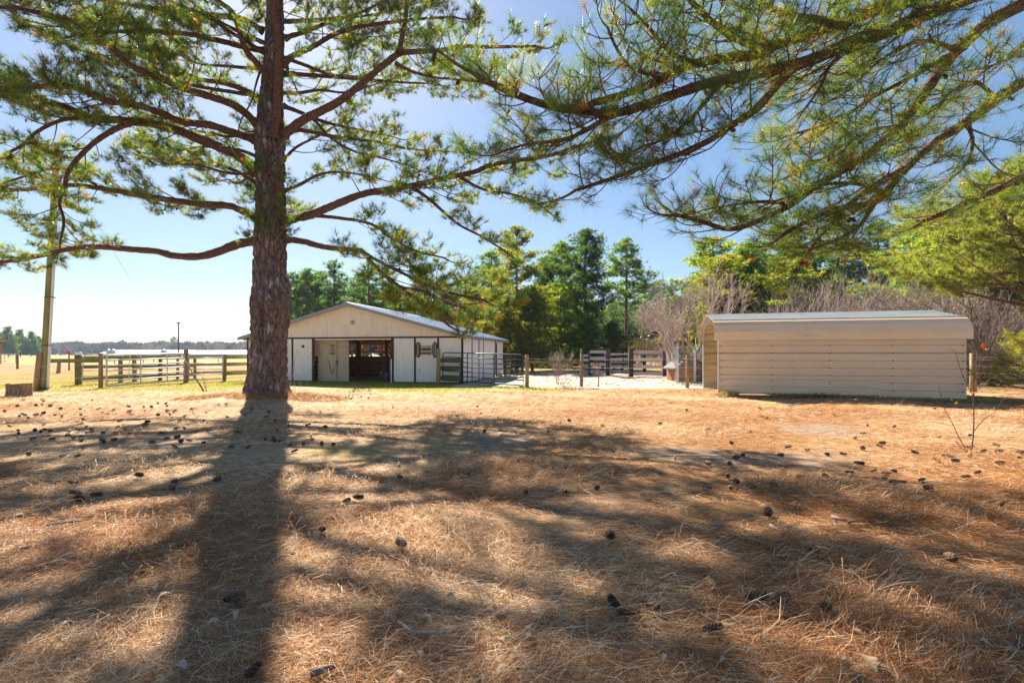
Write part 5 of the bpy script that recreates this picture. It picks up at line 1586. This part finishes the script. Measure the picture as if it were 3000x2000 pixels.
for px, yt in ((180, 990), (215, 993), (400, 990), (432, 988), (470, 992), (565, 992), (605, 985), (640, 993), (690, 994), (725, 985)):
    plant_bare(BT[random.randrange(3)], px, 380, (HOR - yt) * 380 / F_PX / 6.0, 'bare tree standing up over the far wood', 'bare_tree', 'tree', 'bare trees over the far wood')
wood_mass('back_woods', 780, 3400, 112, 135, lambda p: 905 + 16 * float(sn1(p, 7)) + 8 * float(sn2(p, 5)) - (40 if p > 2100 else 0), 11000, [(.05, .07, .03), (.08, .065, .045), (.10, .08, .06), (.05, .075, .035)], 9, .8, 2.0)
wood_mass('undergrowth', 1380, 3200, 46, 62, lambda p: 1000 + 10 * float(sn1(p, 3)), 9000, [(.16, .10, .06), (.12, .085, .05), (.09, .09, .035), (.20, .14, .09)], 6, .045, .8)
wood_mass('undergrowth', 2750, 3250, 20, 30, lambda p: 1012 + 8 * float(sn1(p, 3)), 2500, [(.20, .13, .08), (.16, .11, .07), (.12, .11, .05), (.25, .18, .12)], 8, .02, .5)
# ==GROUND==
# ------------------------------------------------------------------ pine straw, grass, cones, leaves
def straw(name, n, d0, d1, seed, three=False):
    r = np.random.default_rng(seed)
    u = r.uniform(0, 1, n)
    d = (math.sqrt(d0) + u * (math.sqrt(d1) - math.sqrt(d0))) ** 2
    x = r.uniform(-1, 1, n) * (1.16 * d + 1.2)
    y = d
    pn = _c2(x * 1.15 + 9, y * 1.15) * .8 + SN(53, 3.6)(x, y) * .5
    keep = (grass_mask(x, y) < r.uniform(.1, .9, n)) & (r.random(n) < np.clip(.78 + .75 * pn, .12, 1))
    # keep clear of the shed and the trunk
    x, y, d = x[keep], y[keep], d[keep]
    n = len(x)
    fl = SN(51, .45); fl2 = SN(52, 1.3)
    ang = (fl(x, y) * 1.5 + fl2(x, y) * .9) + r.normal(0, .75, n) - .25
    L = r.uniform(.10, .21, n) * (1 + .02 * d)
    w = .0009 + .00048 * d
    dx, dy = np.cos(ang), np.sin(ang)
    z0 = Hgt(x, y) + .002 + .012 * r.random(n)
    cl = np.clip(_c2(x * 1.5, y * 1.5) * .5 + .5, 0, 1)
    lift = r.gamma(1.4, .012, n) * (.5 + 1.7 * np.clip(pn[keep] + .4, 0, 1.3))
    lift = np.where(r.random(n) < .015, lift + r.uniform(.01, .03, n), lift)
    p0 = np.stack([x - dx * L / 2, y - dy * L / 2, z0 + .4 * r.random(n) * lift], 1)
    bend = r.normal(0, .14, n)
    p1 = np.stack([x - dy * bend * L, y + dx * bend * L, z0 + lift * .9], 1)
    p2 = np.stack([x + dx * L / 2, y + dy * L / 2, z0 + lift * r.uniform(.0, 1.7, n)], 1)
    tl_ = r.normal(0, .6, n)
    s = np.stack([-dy * np.cos(tl_), dx * np.cos(tl_), np.sin(tl_)], 1) * (w / 2)[:, None]
    a = _c1(x, y); b = _c2(x, y)
    right = sstep(-6, 5, x + 1.5 * a)
    pal = np.array(((.45, .19, .066), (.29, .115, .045), (.66, .45, .25), (.80, .66, .49), (.15, .085, .06), (.54, .31, .14)))
    pr = np.stack([.30 * right + .14, .20 * right + .08, np.full(n, .26), .30 - .18 * right + .10 * np.clip(a, 0, 1), np.full(n, .07), .18 * right + .08], 1)
    pr = pr * (1 + .7 * np.stack([b, b, -b, -b, b * 0, b], 1)).clip(.1, 3)
    pr /= pr.sum(1, keepdims=True)
    ci = (r.random(n)[:, None] > np.cumsum(pr, 1)).sum(1).clip(0, 5)
    c = pal[ci] * r.uniform(.6, 1.25, (n, 1))
    if three:
        V = np.stack([p0 - s, p0 + s, p1 - s, p1 + s, p2 - s * .5, p2 + s * .5], 1).reshape(-1, 3)
        i = np.arange(n) * 6
        Q = np.concatenate([np.stack([i, i + 1, i + 3, i + 2], 1), np.stack([i + 2, i + 3, i + 5, i + 4], 1)])
        return link(name, npmesh(name, V, Q=Q, col=np.repeat(c, 6, 0), smooth=False), M['straw'], None, 'stuff')
    V = np.stack([p0 - s, p0 + s, p1 * .35 + p2 * .65 + s * .3, p2], 1).reshape(-1, 3)
    V = np.stack([p0, p1 - s, p2, p1 + s], 1).reshape(-1, 3)
    i = np.arange(n) * 4
    Q = np.stack([i, i + 1, i + 2, i + 3], 1)
    return link(name, npmesh(name, V, Q=Q, col=np.repeat(c, 4, 0), smooth=False), M['straw'], None, 'stuff')
straw('pine_straw', 140000, 1.2, 6.0, 1, True)
straw('pine_straw', 170000, 5.6, 18.5, 2)

def blades(name, n, xr, yr, h, w, pal, seed, maskfn):
    r = np.random.default_rng(seed)
    x = r.uniform(*xr, n); y = r.uniform(*yr, n)
    k = maskfn(x, y) > r.uniform(.15, 1, n)
    x, y = x[k], y[k]; n = len(x)
    a = r.uniform(0, 6.28, n)
    hh = h * r.uniform(.4, 1.2, n)
    b = np.stack([x, y, Hgt(x, y) + .0], 1)
    s = np.stack([np.cos(a), np.sin(a), a * 0], 1) * w * r.uniform(.6, 1.2, (n, 1))
    tp = b + np.stack([r.normal(0, .45, n), r.normal(0, .45, n), np.ones(n)], 1) * hh[:, None]
    V = np.stack([b - s / 2, b + s / 2, tp], 1).reshape(-1, 3)
    pal = np.array(pal)
    c = pal[r.integers(0, len(pal), n)] * r.uniform(.75, 1.25, (n, 1))
    return link(name, npmesh(name, V, T=np.arange(3 * n).reshape(-1, 3), col=np.repeat(c, 3, 0), smooth=False), M['grass'], None, 'stuff')
GP = [(.17, .21, .035), (.24, .26, .045), (.30, .28, .08), (.13, .19, .035)]
blades('grass', 90000, (-23, 6), (16.0, 25), .07, .012, GP, 1, grass_mask)
def near_bits(x, y): return sstep(.62, .95, _c2(x * 1.3 + 5, y * 1.3)) * .5 * (1 - sstep(10, 13, y))
blades('grass', 60000, (-12, 12), (1.8, 13), .035, .004, [(.18, .22, .05), (.28, .26, .09), (.42, .34, .18)], 2, near_bits)
# dry pasture beyond the left fence and dry grass by the shed
def past(x, y): return (1 - sstep(-11, -8.5, x)) * sstep(17, 19, y) * .8
blades('dry_grass', 70000, (-34, -8), (17, 44), .06, .016, [(.38, .27, .13), (.45, .34, .17), (.33, .22, .11)], 3, past)
sh_d = Vector((math.cos(srz), math.sin(srz), 0)); sh_n = Vector((math.sin(srz), -math.cos(srz), 0))
def tuftline(seed, n, u0, u1, h, pal, name='dry_grass', wob=.12, off=.12):
    r = np.random.default_rng(seed)
    u = r.uniform(u0, u1, n) * SL; v = off + np.abs(r.normal(0, wob, n))
    x = SA.x + sh_d.x * u + sh_n.x * v; y = SA.y + sh_d.y * u + sh_n.y * v
    a = r.uniform(0, 6.28, n); hh = h * r.uniform(.3, 1.2, n)
    b = np.stack([x, y, Hgt(x, y)], 1); s = np.stack([np.cos(a), np.sin(a), a * 0], 1) * .008
    tp = b + np.stack([r.normal(0, .5, n), r.normal(0, .5, n), np.ones(n)], 1) * hh[:, None]
    c = np.array(pal)[r.integers(0, len(pal), n)] * r.uniform(.7, 1.2, (n, 1))
    return link(name, npmesh(name, np.stack([b - s, b + s, tp], 1).reshape(-1, 3), T=np.arange(3 * n).reshape(-1, 3), col=np.repeat(c, 3, 0), smooth=False), M['grass'], None, 'stuff')
tuftline(1, 700, -.01, .08, .20, [(.34, .24, .13), (.42, .31, .18), (.26, .17, .09)])
tuftline(2, 2600, 0, 1.05, .13, [(.40, .28, .14), (.30, .20, .10), (.5, .38, .2)])
tuftline(3, 500, .2, .5, .20, [(.08, .13, .03), (.14, .17, .05)], 'grass')

# a strip of dark bare soil under the shed edge
xs = np.linspace(-.2, SL + 1.6, 40)
V = []
for i, x in enumerate(xs):
    for v in (-.25, .15, .45 + .18 * math.sin(i * 1.7) + .12 * math.sin(i * .6), .75 + .2 * math.sin(i * 1.7) + .12 * math.sin(i * .6)):
        q = SA + sh_d * x + sh_n * v
        V.append((q.x, q.y, float(Hgt(q.x, q.y)) + (.010 if v < .7 else -.02)))
F = [(i * 4 + k, i * 4 + k + 1, (i + 1) * 4 + k + 1, (i + 1) * 4 + k) for i in range(len(xs) - 1) for k in range(3)]
link('bare_soil', npmesh('bare_soil', V, Q=F), M['mud'], None, 'structure')

rk = np.random.default_rng(44)
n = 900
kx, ky = rk.uniform(-1.5, 12, n), rk.uniform(20.3, 35, n)
V, T = [], []
for x, y in zip(kx, ky):
    if sand_m(x, y) < .6: continue
    s = rk.uniform(.03, .10); b0 = len(V); z = .02 + .03 * float(max(0, _h1(x * 2, y * 2)))
    for q in range(5): V.append((x + s * math.cos(q * 1.2566 + s * 90) * rk.uniform(.7, 1.4), y + s * math.sin(q * 1.2566 + s * 90), z))
    V.append((x, y, z + s * rk.uniform(.35, .7)))
    T += [(b0 + q, b0 + (q + 1) % 5, b0 + 5) for q in range(5)]
link('soil_clods', npmesh('soil_clods', V, T=T, smooth=False), M['mud'], None, 'stuff')

# cones on the ground: every one its own object
cmesh = [cone_mesh('pine_cone', .10, .042, 60, 3, .75), cone_mesh('pine_cone', .09, .044, 54, 4, .95), cone_mesh('pine_cone', .11, .038, 60, 5, .5)]
for c in cmesh: c.materials.append(M['cone'])
def cone(px, py, label, group=None, s=1.0):
    d = CAM_H * F_PX / (py - HOR)
    for _ in range(3):
        x = (px - 1500) / F_PX * d
        z = float(Hgt(x, d)); d = (CAM_H - z) * F_PX / (py - HOR)
    o = bpy.data.objects.new('pine_cone', random.choice(cmesh)); COL.objects.link(o)
    s *= random.uniform(.62, .92)
    o.location = (x, d, z + .036 * s + (.012 if py > 1400 else 0))
    o.rotation_euler = (math.pi / 2 + random.uniform(-.35, .35), random.uniform(-.3, .3), random.uniform(0, 6.28))
    o.scale = (s, s, s)
    return tag(o, label, 'pine cone', group)
for px, py, lab in ((685, 1775, 'long dark pine cone lying tilted in the deep shade at lower left'),
                    (1178, 1608, 'round dark pine cone alone in the straw at centre'),
                    (945, 1563, 'small dark pine cone left of the round central cone'),
                    (1845, 1815, 'left of two big upright cones at lower centre right'),
                    (1910, 1795, 'right of two big upright cones at lower centre right'),
                    (1795, 1785, 'small half buried cone beside the two big cones'),
                    (2788, 1652, 'long grey cone on bright straw at right'),
                    (2378, 1622, 'reddish pine cone on sunlit straw right of centre'),
                    (2420, 1802, 'big open cone in the green tinged dip at lower right'),
                    (2285, 1778, 'dark cone left of the big open cone, nearer the middle'),
                    (2215, 1772, 'cone at the left end of the lower right pair'),
                    (2085, 1740, 'brown cone in a straw tuft above the lower right group'),
                    (2085, 1862, 'brown cone low in the straw below the lower right group'),
                    (2990, 1910, 'pale grey cone at the lower right corner'),
                    (745, 1985, 'dark open cone at the very bottom edge of the yard'),
                    (1655, 1450, 'upright brown cone on a pale mossy patch at centre'),
                    (1540, 1452, 'dark cone left of the upright cone on the mossy patch'),
                    (1788, 1585, 'upright open cone in bright straw right of centre'),
                    (1048, 1470, 'round cone beside a reddish one, left of centre'),
                    (1015, 1476, 'reddish flattened cone left of centre'),
                    (1750, 1438, 'pale grey cone right of the mossy patch'),
                    (2066, 1445, 'dark cone against a bent stick at centre right'),
                    (2495, 1545, 'cone behind a broken stick in the straw at right'),
                    (2930, 1488, 'dark cone alone in bright straw near the right edge'),
                    (2250, 1513, 'small dark cone in front of the right shadow band')):
    cone(px, py, lab, None, 1.25 if py > 1500 else 1.1)
rp_ = random.Random(99)
def scatter(n, x0, x1, y0, y1, lab, group, s=1.1, bias=1.0):
    for _ in range(n):
        t = rp_.random() ** bias
        cone(rp_.uniform(x0, x1), y0 + (y1 - y0) * t, lab, group, s)
scatter(95, 10, 560, 1172, 1300, 'dark pine cone in the thick litter left of the big trunk', 'cones left of the big trunk', 1.15, 1.1)
scatter(45, 470, 1010, 1185, 1330, 'dark pine cone lying around the shaded foot of the big trunk', 'cones around the trunk foot', 1.1)
scatter(34, 1010, 1090, 1140, 1170, 'tiny pine cone in the cluster before the barn doorway', 'cones before the barn doorway', 1.0)
scatter(12, 60, 720, 1330, 1500, 'pine cone out in the striped shade on the left', 'cones in the striped left shade', 1.1)
scatter(22, 1150, 2000, 1180, 1420, 'scattered pine cone in the middle of the yard', 'cones in mid yard', 1.0)
scatter(52, 2060, 2990, 1300, 1440, 'dark pine cone in the scatter below the metal shed', 'cones below the metal shed', 1.15)
scatter(16, 1900, 2900, 1195, 1290, 'far small pine cone on the sunny straw before the shed', 'cones on sunny straw before the shed', 1.0)

# fallen oak leaves and sticks
def ground_leaf(px, py, l, col, label, group=None):
    d = CAM_H * F_PX / (py - HOR); x = (px - 1500) / F_PX * d
    z = float(Hgt(x, d)); d = (CAM_H - z - .02) * F_PX / (py - HOR); x = (px - 1500) / F_PX * d; z = float(Hgt(x, d))
    n = 9; V = []; l *= .62
    for k in range(n):
        t = k / (n - 1); wd = l * .26 * math.sin(math.pi * min(1, t * .93 + .04)) * (1 + .25 * math.sin(k * 2.6))
        cz = .018 * math.sin(math.pi * t) + .012
        for sgn in (-1, 0, 1): V.append(((t - .5) * l, sgn * wd, cz + abs(sgn) * .35 * wd))
    Q = [(k * 3 + j, k * 3 + j + 1, k * 3 + j + 4, k * 3 + j + 3) for k in range(n - 1) for j in range(2)]
    o = link('dead_leaf', npmesh('dead_leaf', V, Q=Q, col=np.tile(col, (len(V), 1))), M['leaf'])
    o.location = (x, d, z + .022); o.rotation_euler = (rp_.uniform(-.3, .3), rp_.uniform(-.3, .3), rp_.uniform(0, 6.28))
    return tag(o, label, 'leaf', group)
LC = [(.42, .31, .20), (.48, .39, .30), (.34, .20, .11), (.38, .29, .21)]
for px, py, l, c, lab in ((1547, 1855, .10, 0, 'pale tan curled leaf at bottom centre'), (1550, 1878, .09, 1, 'broad pale leaf just below the tan curled leaf'), (1475, 1970, .10, 1, 'pale leaf at the bottom edge left of centre'),
                       (1385, 1962, .09, 2, 'dark brown curled leaf at the bottom edge'), (1226, 1928, .09, 1, 'pale leaf standing on edge at the bottom left of centre'), (2490, 1682, .12, 1, 'whitish bark flake in bright straw at right'),
                       (2515, 1865, .10, 0, 'tan oak leaf at lower right'), (2556, 1955, .16, 0, 'large lobed oak leaf at the bottom right'), (2585, 1975, .10, 0, 'small tan leaf beside the large oak leaf'), (2400, 1975, .10, 2, 'orange brown leaf at the bottom right of centre'),
                       (2480, 1945, .06, 1, 'tiny white leaf at the bottom right'), (627, 1830, .10, 1, 'pale leaf in deep shade at lower left'), (450, 1735, .10, 0, 'tan leaf on the sun streak at left'), (483, 1755, .12, 1, 'long pale leaf on the sun streak at left'),
                       (532, 1962, .12, 1, 'grey white leaf at the bottom left'), (425, 1975, .12, 0, 'tan leaf on the bright straw at bottom left')):
    ground_leaf(px, py, l, LC[c], lab)
for _ in range(26): ground_leaf(rp_.uniform(560, 1500), rp_.uniform(1560, 1990), rp_.uniform(.06, .10), LC[rp_.randrange(4)], 'small pale dead leaf scattered over the shaded straw', 'dead leaves on shaded straw')
for _ in range(16): ground_leaf(rp_.uniform(1500, 2950), rp_.uniform(1480, 1980), rp_.uniform(.05, .09), LC[rp_.randrange(4)], 'small pale dead leaf scattered over the sunny straw', 'dead leaves on sunny straw')
def stick(pix, r, label, mat='bare'):
    pts = []
    for px, py in pix:
        d = CAM_H * F_PX / (py - HOR); x = (px - 1500) / F_PX * d; pts.append((x, d, float(Hgt(x, d)) + r + .02))
    o0 = pts[0]
    t = MB(o0).tube(pts, [r, r * .9, r * .6][:len(pts)] if len(pts) == 3 else [r, r * .6], 7).build('stick', M[mat], None, smooth=True)
    t.location = o0
    tag(t, label, 'stick')
stick([(1167, 1838), (1210, 1872), (1300, 1872)], .010, 'bent grey stick in the straw at bottom centre')
stick([(2256, 1562), (2298, 1590)], .011, 'pale broken stick below a straw clump at right')
stick([(2075, 1568), (2120, 1552)], .009, 'thin brown stick at centre right')
stick([(2436, 1532), (2480, 1545)], .014, 'stubby stick beside a cone at right')
stick([(2605, 1630), (2640, 1638)], .009, 'short greenish stick in bright straw at right')
stick([(765, 1395), (805, 1408)], .012, 'pale twig lying in the trunk shade')
stick([(1095, 1437), (1150, 1430)], .010, 'short pale stick at left of centre')
stick([(910, 1995), (985, 1970)], .018, 'thick rough stick at the bottom edge')
stick([(135, 1545), (265, 1530)], .010, 'long thin twig across the left sun streak')
stick([(2310, 1192), (2360, 1178), (2400, 1172)], .016, 'pale stick in the dark soil before the shed wall')
stick([(385, 1262), (360, 1250)], .035, 'pale broken branch end in the litter left of the trunk', 'cutwood')
# straw drift heaps: low mounds of needles against the trunk foot
def heap(cx, cy, R, n, seed):
    r = np.random.default_rng(seed)
    a = r.uniform(0, 6.28, n); q = R * np.sqrt(r.random(n))
    x = cx + q * np.cos(a); y = cy + q * np.sin(a) * .7
    z = Hgt(x, y) + .09 * np.exp(-(q / R) ** 2 * 2) * r.random(n)
    return np.stack([x, y, z], 1)
pts = np.vstack([heap(TREE.x + 1.4, 14.6, 1.3, 700, 1), heap(TREE.x - 1.6, 14.8, 1.2, 600, 2), heap(TREE.x + .2, 14.1, .9, 500, 3)])
rr = np.random.default_rng(3)
link('pine_straw', needles_mesh('pine_straw', pts, nrm(rr.normal(size=pts.shape) * np.array((1, 1, .25)) + np.array((0, 0, .2))), 5, .2, .009, np.array([(.42, .20, .08), (.55, .38, .20), (.30, .14, .06)])[rr.integers(0, 3, len(pts))], rr, 5, 50, .1), M['straw'], None, 'stuff')

# ------------------------------------------------------------------ air
hz = bpy.data.materials.new('haze'); hz.use_nodes = True
hn = hz.node_tree; hn.nodes.clear()
pv = hn.nodes.new('ShaderNodeVolumePrincipled')
pv.inputs['Color'].default_value = (.62, .74, 1.0, 1)
pv.inputs['Density'].default_value = .00025
pv.inputs['Anisotropy'].default_value = .2
mo = hn.nodes.new('ShaderNodeOutputMaterial'); hn.links.new(pv.outputs[0], mo.inputs['Volume'])
MB().box(-2600, 2600, -450, 4100, -1.5, 26).build('haze', hz, None, kind='stuff')
